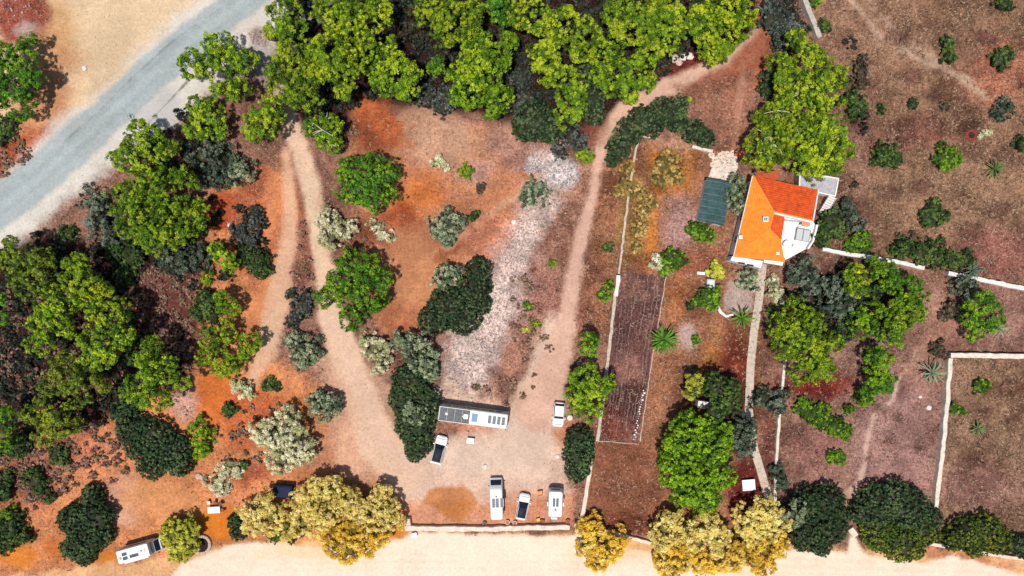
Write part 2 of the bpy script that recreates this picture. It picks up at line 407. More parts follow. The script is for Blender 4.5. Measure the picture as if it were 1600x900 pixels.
paint(mask(Pg([(930,690),(1000,692),(1035,720),(1035,820),(1000,840),(905,822)]), 8, 8), (132,80,58), 0.7, .9)
paint(mask(E(985,815,50,16,8), 8, 8), (96,44,28), 0.8, .8)
paint(mask(E(1165,770,30,60), 8, 6), (96,26,26), 0.6, .95)  # shadow of the big rounded tree painted into the red soil
paint(mask(E(1205,700,14,90), 8, 6), (116,66,56), 0.8, .9)
m_bed = mask(Pg([(964,424),(1040,432),(1018,560),(997,691),(934,686),(948,560)]), 3, 2, 2)
paint(m_bed, (92,58,54), 1.0)
paint(m_bed*mask(WA*60+WB*30+2, 8, 4), (136,94,80), 0.9, .7)
paint(mask(E(955,660,26,30), 12, 10) * m_bed, (110,46,34), 0.9, .8)
paint(mask(Pg([(1135,440),(1180,425),(1178,480),(1150,494),(1128,486)]), 4, 3), (186,162,150), 0.4, .9)
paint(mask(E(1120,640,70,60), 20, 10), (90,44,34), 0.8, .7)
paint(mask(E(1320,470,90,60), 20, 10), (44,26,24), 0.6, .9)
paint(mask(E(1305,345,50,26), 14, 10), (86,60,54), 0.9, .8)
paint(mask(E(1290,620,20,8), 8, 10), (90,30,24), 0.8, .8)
paint(mask(Pg([(1132,408),(1170,272),(1184,262),(1178,290),(1150,410)]), 3, 3), (182,144,112), 0.4, .9)
paint(mask(E(1225,30,30,50), 12, 10), (52,38,36), 0.9, .9)
# north-west: sandy ground and the tarmac road
paint(mask(Pg([(-900,-700),(410,-700),(400,0),(0,340),(-900,1100)]), 6, 6), (228,196,158), 0.2)
paint(mask(E(80,50,40,50), 30, 22), (216,164,112), 0.25, .8)
paint(mask(E(60,190,46,110,15), 30, 24), (204,136,92), 0.4, .85)
paint(mask(E(30,20,40,46), 12, 16), (150,70,56), 0.8, .95)
paint(mask(E(20,265,48,70,20), 14, 18), (166,72,34), 0.7, .95)
paint(mask(E(70,210,18,12), 8, 8), (150,50,22), 0.6, .8)
paint(mask(E(42,46,16,12), 6, 6), (184,160,152), 0.3, .8)
RD = [(-160,410,70),(-20,340,68),(60,278,66),(140,205,62),(225,128,58),(300,62,56),(360,18,54),(420,-30,54),(900,-300,54)]
ROAD_D = Ln(RD)
paint(mask(Ln([(-160,420,120),(0,345,96),(70,280,100),(150,210,104),(235,150,112),(320,70,126),(420,-10,136),(900,-300,136)]), 16, 14), (228,218,204), 0.12, .95)
paint(mask(E(245,165,40,34,-45), 10, 10), (206,200,194), 0.1, .9)
paint(mask(E(420,90,40,40), 14, 14), (190,184,176), 0.4, .8)
paint(mask(E(405,55,20,16), 6, 8), (168,140,130), 1.0, .8)
paint(mask(E(440,130,26,40), 14, 12), (150,124,96), 0.7, .6)
m_road = mask(ROAD_D, 5, 6, 4); paint(m_road, (178,184,182), 0.14)
paint(mask(WC*60+4, 8, 10)*m_road, (190,194,190), 0.2, .35)
for off, kk in ((-10, .5), (10, .45), (0, .3)):
    paint(mask(Ln([(a + off * .64, b + off * .77, 7) for a, b, c in RD]), 6, 8, 8), (152,164,166) if off else (186,196,196), 0.15, kk)
paint(mask(Ln([(232,192,2.2),(262,160,2.2),(292,128,2.2)]), 1.6, 2, 2), (96,84,78), 0.3, .8)
paint(mask(Ln([(100,222,1.6),(150,178,1.6),(200,128,1.6),(270,64,1.6),(345,12,1.6)]), 1.8, 3, 2), (110,118,120), 0.3, .5)
# beach sand along the south
m_sand = mask(Pg([(268,905),(284,882),(330,862),(356,850),(400,846),(500,856),(630,842),(640,834),(890,836),(905,832),(960,850),(1010,862),(1100,880),(1240,862),(1326,866),(1330,838),(1337,838),(1348,868),(1440,882),(1490,872),(1620,902),(2400,960),(2400,1500),(200,1500)]), 4, 4, 3)
paint(mask(Pg([(-900,905),(60,898),(160,880),(280,868),(330,850),(640,838),(905,828),(1240,860),(1500,862),(2400,905),(2400,1500),(-900,1500)]), 7, 10), (236,180,128), 0.3, .95)
paint(mask(E(1520,872,60,8,10), 5, 8), (196,124,88), 0.5, .8)
paint(m_sand, (255,231,205), 0.10)
paint(m_sand*mask(WC*50+2, 8, 8), (255,232,208), 0.1, .7)
for dv, kk in ((862,.5),(873,.5),(884,.4)): paint(m_sand*mask(Ln([(200,dv+14,3),(600,dv+4,3),(1000,dv+6,3),(1700,dv+26,3)]), 3, 5, 4), (232,192,152), 0.2, kk*.5)
paint(mask(E(460,862,60,12), 8, 8), (250,206,150), 0.15, .6)
paint(mask(E(960,860,60,20), 12, 10), (246,196,130), 0.15, .5)

rough_h = fbm(gx, gy, 0.9, 71, 3) - .5
HT += CR[..., 3] * rough_h * 0.10 + 0.10 * m_bed * (0.5 + 0.5 * np.cos((U - 950 + 0.168 * (V - 560)) * 2 * math.pi / 6.0)) * 0
edge = np.clip(np.maximum(np.abs(gx) - 85, np.abs(gy) - 48.5) / 10, 0, 1)
f3 = fbm(gx, gy, 3.2, 201, 4) - .5; f8 = fbm(gx, gy, 9.0, 211, 3) - .5; f1 = fbm(gx, gy, 1.1, 221, 3) - .5
pale = np.clip((f3 + f8*.4 + f1*.5) * 3.4 + .1, 0, 1) * CR[..., 3]; dark = np.clip(-(f3 + f8*.8 + f1*.5) * 3.0, 0, 1) * CR[..., 3]
CR[..., :3] = CR[..., :3] * (1 + pale * .55)[..., None] * np.array([1, 1.01, 1.0])
CR[..., :3] *= 1 - dark[..., None] * np.array([.42, .49, .50])
CR[..., :3] = np.clip(CR[..., :3], 0.004, 0.80)

names = ['ground', 'road', 'dirt_track', 'driveway', 'parking_clearing', 'beach', 'gravel_bed']
cls = np.zeros(U.shape, int)
cls[m_gravel > .5] = 6; cls[m_t2 > .5] = 2; cls[m_t1 > .5] = 2; cls[m_t3 > .5] = 3; cls[m_clear > .5] = 4; cls[m_road > .5] = 1; cls[m_sand > .5] = 5
ny, nx = U.shape
idx = np.arange(ny * nx).reshape(ny, nx)
quads = np.stack([idx[:-1, :-1], idx[:-1, 1:], idx[1:, 1:], idx[1:, :-1]], -1).reshape(-1, 4)
qc = cls[:-1, :-1].ravel()
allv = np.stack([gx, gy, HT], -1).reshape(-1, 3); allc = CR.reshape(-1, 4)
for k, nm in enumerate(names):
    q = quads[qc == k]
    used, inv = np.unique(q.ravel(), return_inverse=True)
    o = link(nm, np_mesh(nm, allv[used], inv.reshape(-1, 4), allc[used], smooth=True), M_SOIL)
    tag(o, kind='structure')

def gsample(x, y):
    i = np.clip(np.searchsorted(GX, x), 0, nx - 1); j = np.clip(np.searchsorted(GY, y), 0, ny - 1)
    return j, i
def gz(x, y):
    j, i = gsample(x, y); return float(HT[j, i])
# ------------------------------------------------------------------ buildings
M_WHITE = mat('white_render', (0.68, 0.65, 0.61), 0.85, noise=0.12, nscale=1.2)
M_TILE = mat('clay_tile', (0.74, 0.20, 0.014), 0.75, noise=0.30, nscale=1.4, bump=0.2)
M_TILE_DARK = mat('dark_red_tile', (0.42, 0.07, 0.025), 0.8, noise=0.3, nscale=2)  # even dark red for the lean-to roof
M_TILE_RED_SHADE = mat('shade_tinted_red_tile', (0.56, 0.072, 0.010), 0.75, noise=0.42, nscale=1.4, bump=0.2)  # redder clay with the shade of the north and east slopes painted in
M_RIDGE = mat('ridge_tile', (0.72, 0.22, 0.03), 0.75, noise=0.25, nscale=3)
M_PAVE = mat('pale_paving', (0.62, 0.58, 0.53), 0.85, noise=0.25, nscale=1.5)
M_CONC = mat('concrete', (0.40, 0.34, 0.29), 0.9, noise=0.35, nscale=1.6, bump=0.3)
M_CONC_P = mat('pale_concrete', (0.62, 0.50, 0.39), 0.9, noise=0.3, nscale=1.4, bump=0.3)
M_WALLCAP = mat('limed_wall', (0.60, 0.51, 0.41), 0.9, noise=0.3, nscale=1.8, bump=0.4)
M_STONE = mat('rough_stone', (0.46, 0.36, 0.28), 0.9, noise=0.4, nscale=3, bump=0.5)
M_GREYPAVE = mat('grey_paving', (0.36, 0.34, 0.35), 0.85, noise=0.3, nscale=2)
M_GLASS = mat('dark_glass', (0.010, 0.018, 0.03), 0.25, spec=0.22)
M_GREEN = mat('green_sheet', (0.045, 0.092, 0.09), 0.6, noise=0.45, nscale=0.9, spec=0.25)
M_WOOD = mat('weathered_wood', (0.24, 0.15, 0.09), 0.85, noise=0.35, nscale=6)
M_DARK = mat('dark_plastic', (0.015, 0.015, 0.018), 0.5)
M_GREY = mat('grey_metal', (0.22, 0.22, 0.23), 0.5, metal=0.3, noise=0.15)
M_RED = mat('red_soil_dark', (0.18, 0.03, 0.02), 0.9)

def hz(zx, zy, z):
    x, y = W(1080 + zx / 4.5, 230 + zy / 4.5, z); return (x, y, z)

def in_poly(px, py, poly):
    ins = np.zeros(px.shape, bool); n = len(poly)
    for i in range(n):
        (x1, y1), (x2, y2) = poly[i], poly[(i + 1) % n]
        if y1 != y2: ins ^= ((y1 > py) != (y2 > py)) & (px < (x2 - x1) * (py - y1) / (y2 - y1) + x1)
    return ins

def tile_relief(pts, eave, course=0.36, width=0.24, amp=0.05):
    """rows of curved tiles over a roof slope; pts counter-clockwise seen from above, eave = direction along the eave"""
    P = [Vector(p) for p in pts]; n = (P[1] - P[0]).cross(P[2] - P[0]).normalized()
    if n.z < 0: n = -n
    s = Vector(eave); s = (s - n * s.dot(n)).normalized(); t = n.cross(s)
    q = [((p - P[0]).dot(s), (p - P[0]).dot(t)) for p in P]
    s0, s1 = min(a for a, b in q), max(a for a, b in q); t0, t1 = min(b for a, b in q), max(b for a, b in q)
    ss = np.arange(s0, s1, width / 4); tt = np.arange(t0, t1, course / 4)
    a, b = np.meshgrid(ss, tt)
    h = amp * np.abs(np.sin(np.pi * a / width)) + 0.075 * (1 - ((b - t0) / course) % 1.0) + 0.02
    h += 0.012 * (vnoise(np.floor(a / width), np.floor((b - t0) / course), 1.0, 4) - .5)
    co = np.array(P[0])[None, None] + a[..., None] * np.array(s) + b[..., None] * np.array(t) + h[..., None] * np.array(n)
    id_ = np.arange(a.size).reshape(a.shape)
    ca = (a[:-1, :-1] + a[1:, 1:]) / 2; cb = (b[:-1, :-1] + b[1:, 1:]) / 2
    ok = in_poly(ca, cb, q)
    f = np.stack([id_[:-1, :-1], id_[:-1, 1:], id_[1:, 1:], id_[1:, :-1]], -1)[ok]
    used, inv = np.unique(f.ravel(), return_inverse=True)
    return co.reshape(-1, 3)[used], inv.reshape(-1, 4)

def ridge_run(mb, a, b, r=0.13, step=0.42):
    a, b = Vector(a), Vector(b); L = (b - a).length; d = (b - a).normalized(); n = max(1, int(L / step))
    for i in range(n):
        p = a + d * (L * i / n); q = a + d * (L * (i + 1) / n + 0.03)
        mb.tube([p + Vector((0, 0, .05)), q + Vector((0, 0, .05))], [r * 1.06, r * 0.92], 7)

def sub_window(parent, c, u, up, w, h, n):
    """window: frame part with pane and sill sub-parts; c centre, u along, up, n outward"""
    c, u, up, n = Vector(c), Vector(u).normalized(), Vector(up), Vector(n).normalized()
    Q = lambda a, b, o: tuple(c + u * a + up * b + n * o)
    mb = MB()
    for (a0, a1, b0, b1) in ((-w/2, -w/2+.07, -h/2, h/2), (w/2-.07, w/2, -h/2, h/2), (-w/2+.07, w/2-.07, h/2-.07, h/2), (-w/2+.07, w/2-.07, -h/2, -h/2+.07), (-.03, .03, -h/2+.07, h/2-.07)):
        mb.loft([[Q(a0,b0,.01),Q(a1,b0,.01),Q(a1,b1,.01),Q(a0,b1,.01)], [Q(a0,b0,.06),Q(a1,b0,.06),Q(a1,b1,.06),Q(a0,b1,.06)]])
    f = mb.build('window', M_WHITE, parent)
    MB().loft([[Q(-w/2+.05,-h/2+.05,.005),Q(w/2-.05,-h/2+.05,.005),Q(w/2-.05,h/2-.05,.005),Q(-w/2+.05,h/2-.05,.005)],
               [Q(-w/2+.05,-h/2+.05,.025),Q(w/2-.05,-h/2+.05,.025),Q(w/2-.05,h/2-.05,.025),Q(-w/2+.05,h/2-.05,.025)]]).build('pane', M_GLASS, f)
    MB().loft([[Q(-w/2-.08,-h/2-.08,.005),Q(w/2+.08,-h/2-.08,.005),Q(w/2+.08,-h/2-.01,.005),Q(-w/2-.08,-h/2-.01,.005)],
               [Q(-w/2-.08,-h/2-.08,.13),Q(w/2+.08,-h/2-.08,.13),Q(w/2+.08,-h/2-.01,.13),Q(-w/2-.08,-h/2-.01,.13)]]).build('sill', M_PAVE, f)
    return f

EZ, RZ = 3.3, 5.0
rA, rB, rG = hz(435,200,EZ), hz(890,300,EZ), hz(300,770,EZ)
rF = hz(655,805,EZ); rD, rC, rE = hz(580,452,RZ), hz(852,515,RZ), hz(550,570,RZ)
rP1, rP2 = hz(656,486,4.35), hz(632,650,4.2)
house = empty('house', (rA[0]*.5+rF[0]*.5, rA[1]*.5+rF[1]*.5, 0))
tag(house, 'white house with an orange clay tile hip roof and a pale terrace', 'house')
inv = Vector(house.location)
def L3(p): return (p[0]-inv.x, p[1]-inv.y, p[2])
def inset(p, d, c):
    v = Vector((c[0]-p[0], c[1]-p[1])); v.normalize(); return (p[0]+v.x*d, p[1]+v.y*d)
A_, B_, C_, D_, E_, F_, G_, Q1, Q2 = [L3(p) for p in (rA, rB, rC, rD, rE, rF, rG, rP1, rP2)]
wa, wb = inset(A_, .55, F_), inset(B_, .6, G_); wg = inset(G_, .55, (A_[0]+3, A_[1]-3)); wf = inset(F_, .8, A_)
wc = inset(C_, .35, D_); wp1 = inset(Q1, .4, E_); wp2 = inset(Q2, .4, E_)
wm = MB(); wm.prism([wa, wb, wc, wp1, wp2, wf, wg], -0.05, EZ - 0.12)
# gable and the tall wall that faces the terrace
wd = inset(D_, .1, C_)
wm.add([(wb[0],wb[1],EZ-.14),(wc[0],wc[1],EZ-.14),(wc[0],wc[1],RZ-.1),(wd[0],wd[1],EZ-.14),(wd[0],wd[1],RZ-.1),
        (wa[0],wa[1],EZ-.14)], [(0,1,2),(1,3,4,2),(0,2,4,5),(0,5,3,1),(5,4,3)])
wm.build('wall', M_WHITE, house)
roof = MB()
for poly in ([A_, D_, C_, B_], [A_, G_, E_, D_], [G_, F_, E_], [D_, E_, Q2, Q1], [E_, F_, Q2]):
    roof.loft([[ (p[0],p[1],p[2]-.10) for p in poly], [(p[0],p[1],p[2]) for p in poly]])
roof_o = roof.build('roof', M_TILE, house)
eN = Vector(B_) - Vector(A_); eW = Vector(G_) - Vector(A_); eS = Vector(F_) - Vector(G_)
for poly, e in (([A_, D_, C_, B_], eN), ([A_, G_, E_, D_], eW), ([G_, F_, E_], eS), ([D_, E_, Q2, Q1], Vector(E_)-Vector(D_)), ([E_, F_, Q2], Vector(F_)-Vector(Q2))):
    v, f = tile_relief(poly, e); t = link('roof_tiles', np_mesh('roof_tiles', v, f, smooth=True), M_TILE_RED_SHADE if e is eN or poly[0] is D_ else M_TILE, roof_o); t['kind'] = 'stuff'
rr = MB()
for a, b in ((A_, D_), (D_, C_), (D_, E_), (G_, E_), (F_, E_)): ridge_run(rr, a, b)
ro = rr.build('ridge_tiles', M_RIDGE, roof_o); ro['kind'] = 'stuff'
# white verge boards along the gable and the wall head on the terrace side
def board(a, b, w, z0, z1, name, m=M_WHITE, parent=house):
    a2, b2 = Vector(a[:2]), Vector(b[:2]); d = (b2-a2).normalized(); n = Vector((-d.y, d.x))*w
    mb = MB(); mb.loft([[(a2.x-n.x,a2.y-n.y,a[2]+z0),(a2.x+n.x,a2.y+n.y,a[2]+z0),(a2.x+n.x,a2.y+n.y,a[2]+z1),(a2.x-n.x,a2.y-n.y,a[2]+z1)],
                        [(b2.x-n.x,b2.y-n.y,b[2]+z0),(b2.x+n.x,b2.y+n.y,b[2]+z0),(b2.x+n.x,b2.y+n.y,b[2]+z1),(b2.x-n.x,b2.y-n.y,b[2]+z1)]])
    return mb.build(name, m, parent)
board((B_[0]+.08,B_[1],B_[2]), (C_[0]+.08,C_[1],C_[2]), .10, -.14, .12, 'verge_board')
board((D_[0]+.1,D_[1]-.22,D_[2]), (C_[0],C_[1]-.22,C_[2]), .16, -.5, .05, 'parapet')
board((A_[0]-.07,A_[1],A_[2]), (G_[0]-.07,G_[1],G_[2]), .07, -.12, .04, 'gutter')
# chimney and roof vents
def chimney(c, w, z0, z1, slots=True):
    cx, cy = L3(hz(*c, (z0+z1)/2))[:2]
    mb = MB(); mb.box(cx-w, cx+w, cy-w, cy+w, z0, z1-.12, .03); mb.box(cx-w-.06, cx+w+.06, cy-w-.06, cy+w+.06, z1-.119, z1, .02)
    o = mb.build('chimney', M_WHITE, house)
    if slots:
        for s in (-.14, .14):
            MB().box(cx+s-.09, cx+s+.09, cy-w*.7, cy+w*.7, z1+.002, z1+.02).build('flue', M_DARK, o)
chimney((515,508), .33, 4.2, 5.3); chimney((343,633), .22, 3.3, 4.0, False); chimney((606,745), .18, 3.4, 3.9, False)
# walls: windows
def along(p, q, k, z): return (p[0]+(q[0]-p[0])*k, p[1]+(q[1]-p[1])*k, z)
nW = Vector((-(wg[1]-wa[1]), wg[0]-wa[0], 0)); nW = nW if nW.x < 0 else -nW
for k in (.2, .5, .8): sub_window(house, along(wa, wg, k, 1.7), Vector((wg[0]-wa[0], wg[1]-wa[1], 0)), (0,0,1), 1.1, 1.2, nW)
nS = Vector((wf[1]-wg[1], -(wf[0]-wg[0]), 0)); nS = nS if nS.y < 0 else -nS
sub_window(house, along(wg, wf, .75, 1.7), Vector((wf[0]-wg[0], wf[1]-wg[1], 0)), (0,0,1), 1.2, 1.2, nS)
# south porch with slot windows and a white canopy
def strip(z, *zs): return [L3(hz(a, b, z))[:2] for a, b in zs]
MB().prism(strip(2.7, (275,795),(290,765),(505,800),(490,850)), 0, 2.7).build('porch', M_WHITE, house)
for zs in (((330,806),(378,813),(376,825),(328,817)), ((392,820),(440,828),(437,840),(389,832))):
    MB().prism(strip(2.72, *zs), 2.702, 2.76).build('skylight', M_DARK, house)
MB().prism(strip(2.9, (512,786),(648,808),(640,834),(508,812)), 2.82, 2.95).build('canopy', M_WHITE, house)
# terrace with parapets
T1 = strip(.8, (595,450),(850,505),(872,548),(842,662),(806,716),(664,792),(610,690))
MB().prism(T1, 0, .8).build('terrace', mat('white_terrace', (.72,.69,.65), .8, noise=.12, nscale=1.2), house)
for a, b in ((2,3),(3,4)):
    p, q = T1[a], T1[b]; d = Vector((q[0]-p[0], q[1]-p[1])).normalized(); n = Vector((-d.y, d.x))*.14
    MB().prism([(p[0]-n.x,p[1]-n.y),(q[0]-n.x,q[1]-n.y),(q[0]+n.x,q[1]+n.y),(p[0]+n.x,p[1]+n.y)], .803, 1.6).build('parapet', M_WHITE, house)
# small tiled hood over the terrace door
hd = strip(2.4, (780,520),(838,512),(836,552),(776,556))
MB().prism(hd, 2.3, 2.42).build('door_hood', mat('pinkish_tile', (0.62,0.22,0.12), 0.8, noise=.25), house)
for p in hd[2:]: MB().cyl(p, .05, .8, 2.3, 8).build('post', M_WHITE, house)

# furniture of the terrace
def on_terrace(zx, zy): x, y = W(1080+zx/4.5, 230+zy/4.5, .9); return (x, y, .80)
gl = empty('glass_table', on_terrace(775,620), math.radians(-10)); tag(gl, 'pale framed table with two glass panels on the house terrace', 'table')
for s in (-1, 1):
    MB().box(s*.53-.46, s*.53+.46, -.86, .86, .68, .70).build('glass_panel', mat('pale_glass', (0.42,0.44,0.43), 0.25, spec=.5), gl)
fr = MB()
for x in (-1.05, 0, 1.05): fr.box(x-.035, x+.035, -.93, .93, .66, .73)
for y in (-.90, .90): fr.box(-1.01, 1.01, y-.035, y+.035, .661, .728)
fr.build('frame', M_GREY, gl)
for x in (-1, 1):
    for y in (-.85, .85): MB().box(x-.03, x+.03, y-.03, y+.03, 0, .66).build('leg', M_GREY, gl)
rt = empty('round_table', on_terrace(665,685)); tag(rt, 'round white table on the terrace beside the orange roof', 'table')
MB().lathe((0,0), [(.1,.70),(.62,.71),(.64,.74),(.60,.765),(0,.77)], 24).build('table_top', M_WHITE, rt, smooth=True)
MB().cyl((0,0), .05, .04, .70, 10).build('pedestal', M_WHITE, rt); MB().lathe((0,0), [(.3,0),(.3,.03),(.06,.05)], 16).build('base', M_WHITE, rt)
st = empty('stool', on_terrace(716,697)); tag(st, 'small round white stool next to the round terrace table', 'stool')
MB().lathe((0,0), [(.2,.42),(.24,.44),(.22,.47),(0,.475)], 16).build('seat', M_WHITE, st)
for k in range(3):
    a = k*2.1; MB().tube([(.1*math.cos(a),.1*math.sin(a),.43),(.2*math.cos(a),.2*math.sin(a),0)], [.02,.02], 6).build('leg', M_GREY, st)

# lean-to behind the house, deck and stairs on its north-east side
lt = empty('lean_to', (*W(1197,272,0), 0)); tag(lt, 'low lean-to with dark red roof in the shade behind the house', 'outbuilding')
o0 = Vector((*W(1197,272,0), 0))
lp = [hz(448,168,2.5), hz(615,165,2.5), hz(610,232,2.8), hz(455,205,2.8)]; lp = [(p[0]-o0.x, p[1]-o0.y, p[2]) for p in lp]
MB().prism([(p[0]*.9, p[1]*.9) for p in lp], 0, 2.4).build('wall', M_WHITE, lt)
MB().loft([[(p[0],p[1],p[2]-.08) for p in reversed(lp)], [tuple(p) for p in reversed(lp)]]).build('roof', M_TILE_DARK, lt)
dk = empty('roof_deck', (*W(1280,288,0), 0)); tag(dk, 'grey paved deck with white edging northeast of the house', 'terrace')
o0 = Vector((*W(1280,288,0), 0))
dp = [(W(1080+a/4.5, 230+b/4.5, 2.4)[0]-o0.x, W(1080+a/4.5, 230+b/4.5, 2.4)[1]-o0.y) for a, b in ((762,175),(1032,222),(1008,346),(888,318),(757,285))]
MB().prism(dp, 2.2, 2.4).build('slab', M_GREYPAVE, dk)
MB().prism([(p[0]*.93, p[1]*.9) for p in dp], 0, 2.195).build('wall', M_WHITE, dk)
for i in (0, 1, 2, 4):
    p, q = dp[i], dp[(i+1) % 5]; d = Vector((q[0]-p[0], q[1]-p[1])).normalized(); n = Vector((-d.y, d.x))*.09
    MB().prism([(p[0]-n.x,p[1]-n.y),(q[0]-n.x,q[1]-n.y),(q[0]+n.x,q[1]+n.y),(p[0]+n.x,p[1]+n.y)], 2.402+.002*i, 2.62+.002*i).build('edging', M_WHITE, dk)
sx, sy = W(1293,322,1.2); stt = empty('garden_stair', (sx, sy, 0), math.radians(-20)); tag(stt, 'pale outdoor stair descending from the grey deck', 'stair')
for k in range(9): MB().box(-.55, .55, 1.3-k*.32-.16, 1.3-k*.32+.15, 1.8-k*.2-.06, 1.8-k*.2).build('tread', M_PAVE, stt)
for x in (-.62, .62): MB().loft([[(x-.04,1.5,1.7),(x+.04,1.5,1.7),(x+.04,1.5,2.0),(x-.04,1.5,2.0)],[(x-.04,-1.5,-.1),(x+.04,-1.5,-.1),(x+.04,-1.5,.2),(x-.04,-1.5,.2)]]).build('stringer', M_CONC, stt)

# shed with a green corrugated roof
sh_l = [W(1104.5,278,2.2), W(1090,345,2.2), W(1131,353.5,2.2), W(1144.5,286,2.2)]
sc_ = Vector((sum(p[0] for p in sh_l)/4, sum(p[1] for p in sh_l)/4)); d_ = Vector((sh_l[0][0]-sh_l[1][0], sh_l[0][1]-sh_l[1][1]))
shed = empty('garden_shed', (sc_.x, sc_.y, 0), math.atan2(d_.y, d_.x) - math.pi/2)
tag(shed, 'green corrugated metal shed with gable roof west of the house', 'shed')
SL, SW = d_.length/2, 2.05
MB().box(-SW+.15, SW-.15, -SL+.15, SL-.15, 0, 2.15).add([(-SW+.15,-SL+.15,2.15),(SW-.15,-SL+.15,2.15),(.3,-SL+.15,2.68),(-SW+.15,SL-.15,2.15),(SW-.15,SL-.15,2.15),(.3,SL-.15,2.68)], [(0,1,2),(5,4,3)]).build('wall', M_WHITE, shed)
ridge_x = .35
for s, x1 in ((-1, -SW), (1, SW)):
    n = 44; vs = []; fs = []
    for i in range(n*4+1):
        y = -SL + 2*SL*i/(n*4); dz = .03*math.sin(i*math.pi/2)
        vs += [(ridge_x, y, 2.75+dz), (x1, y, 2.16+dz)]
    fs = [(2*i, 2*i+1, 2*i+3, 2*i+2) if s < 0 else (2*i, 2*i+2, 2*i+3, 2*i+1) for i in range(n*4)]
    mb = MB(); mb.add(vs, fs); o = mb.build('roof_slope', M_GREEN, shed)
    for e in range(-3, 4):
        yy = e*SL/3.4; MB().tube([(ridge_x, yy, 2.79), (x1, yy, 2.2)], [.045,.045], 5).build('rib', mat('sheet_joint', (.10,.15,.14), .6), o)
MB().tube([(ridge_x,-SL-.03,2.78),(ridge_x,SL+.03,2.78)], [.1,.1], 8).build('ridge_cap', M_GREEN, shed)
MB().box(-.5,.5,-SL+.10,-SL+.148,0,1.95).build('door', M_WOOD, shed)

# ------------------------------------------------------------------ walls and paths
def wall(name, label, pts, width, height, m, cat='wall', step=0.7, jit=.055):
    P = []
    for (a, b) in zip(pts[:-1], pts[1:]):
        A, B = Vector(W(*a, height)), Vector(W(*b, height)); n = max(1, int((B-A).length/step))
        P += [A.lerp(B, i/n) for i in range(n)]
    P.append(Vector(W(*pts[-1], height)))
    loops = []; c = P[len(P)//2]
    for i, p in enumerate(P):
        d = (P[min(i+1, len(P)-1)] - P[max(i-1, 0)]).normalized(); n = Vector((-d.y, d.x))
        w0 = width/2*(1+random.uniform(-1,1)*jit*2); z = height + random.uniform(-jit, jit)*1.5; e = min(.05, height*.2)
        off = n*random.uniform(-jit, jit)
        f = lambda s, zz: (p.x+off.x+n.x*s-c.x, p.y+off.y+n.y*s-c.y, zz)
        loops.append([f(-w0,-.15), f(w0,-.15), f(w0,z-e), f(w0-e,z), f(-w0+e,z), f(-w0,z-e)])
    o = MB().loft(loops).build(name, m, None, (c.x, c.y, 0)); tag(o, label, cat); return o

fw = wall('boundary_wall', 'pale low rendered wall along the beach below the parked vehicles', [(633,826),(760,827),(890,824)], .75, .8, M_CONC_P)
wall('wall_pillar', 'stub of rendered wall turning north at the end nearest the tamarisks', [(637,811),(638,821)], .7, .95, M_CONC_P)
wall('garden_wall', 'long pale wall between the sandy drive and the garden, lower stretch', [(907,826),(913,790),(922,735),(927,700)], .6, .9, M_CONC_P)
wall('garden_wall', 'middle stretch of garden wall beside the ploughed bed, half overgrown', [(934,690),(943,620),(950,560),(956,510),(962,455)], .5, .8, M_STONE, jit=.06)
wall('garden_wall', 'white topped stretch of garden wall at the upper corner of the ploughed bed', [(962.5,463),(967,430)], .62, .9, M_PAVE)
wall('garden_wall', 'upper stretch of thin stone wall running up to the arched hedge', [(967,428),(974,370),(983,300),(992,240),(1000,212)], .34, .6, M_STONE, jit=.08)
wall('garden_wall', 'short thin wall closing the golden grass plot below the arched hedge', [(1001,213),(1026,215)], .3, .5, M_STONE, jit=.05)
wall('garden_wall', 'short pale wall between arched hedge and white paving', [(1082,229),(1114,236)], .5, .7, M_WALLCAP)
wall('garden_wall', 'low wall at the beach edge between the two golden tamarisks', [(944,830),(975,838),(1016,849),(1040,853)], .5, .6, M_CONC_P)
wall('field_wall', 'thin whitewashed wall running beside the garden path', [(1228,560),(1221,620),(1216,680),(1213,740),(1211,790)], .45, .7, M_WALLCAP, jit=.05)
wall('field_wall', 'white wall crossing from the terrace shrubs to the field', [(1286,389),(1340,399),(1400,408),(1445,419)], .62, 1.0, M_PAVE)
wall('field_wall', 'eastern white wall stretch leaving the picture under the brown field', [(1482,427),(1530,436),(1602,451),(1660,463)], .66, 1.0, M_PAVE)
wall('field_wall', 'straight cream wall along the top of the fenced plot in the southeast', [(1486,555),(1540,556),(1600,557),(1660,558)], .75, 1.0, M_WALLCAP)
wall('field_wall', 'long straight cream wall on the west side of the southeastern plot', [(1486,560),(1480,640),(1472,720),(1463,796)], .65, 1.0, M_WALLCAP)
wall('field_wall', 'thin cream wall between the southeastern shrubs and the beach', [(1452,850),(1500,858),(1560,868),(1650,882)], .5, .7, M_CONC_P)
wall('field_wall', 'grey topped wall entering from the top edge above the tall pines', [(1250,-25),(1262,10),(1282,58)], .8, 1.2, M_CONC)
wall('gate_post', 'small pale gate post between the two big clipped shrubs', [(1329,826),(1337,838)], 1.0, .5, M_CONC_P)
gp = wall('garden_path', '', [(1192,412),(1186,470),(1178,520),(1173,570),(1170,640),(1178,700),(1190,740),(1203,785)], 1.25, .06, mat('path_concrete', (0.45, 0.37, 0.29), .9, noise=.3, nscale=1.4), jit=.01)
gp['kind'] = 'structure'
if 'category' in gp: del gp['category']
cw = wall('patio_curb', 'curved pale kerb round the gravel patio south of the house', [(1121,478),(1126,488),(1135,494),(1146,492)], .45, .35, M_PAVE, 'kerb')
pv = MB().prism([W(a,b,.05) for a,b in ((1107,277),(1118,245),(1128,236),(1152,240),(1153,262),(1142,283))], -.05, .06).build('patio_paving', mat('cream_paving', (.56,.47,.39), .9, noise=.35, nscale=1.5)); pv['kind'] = 'structure'
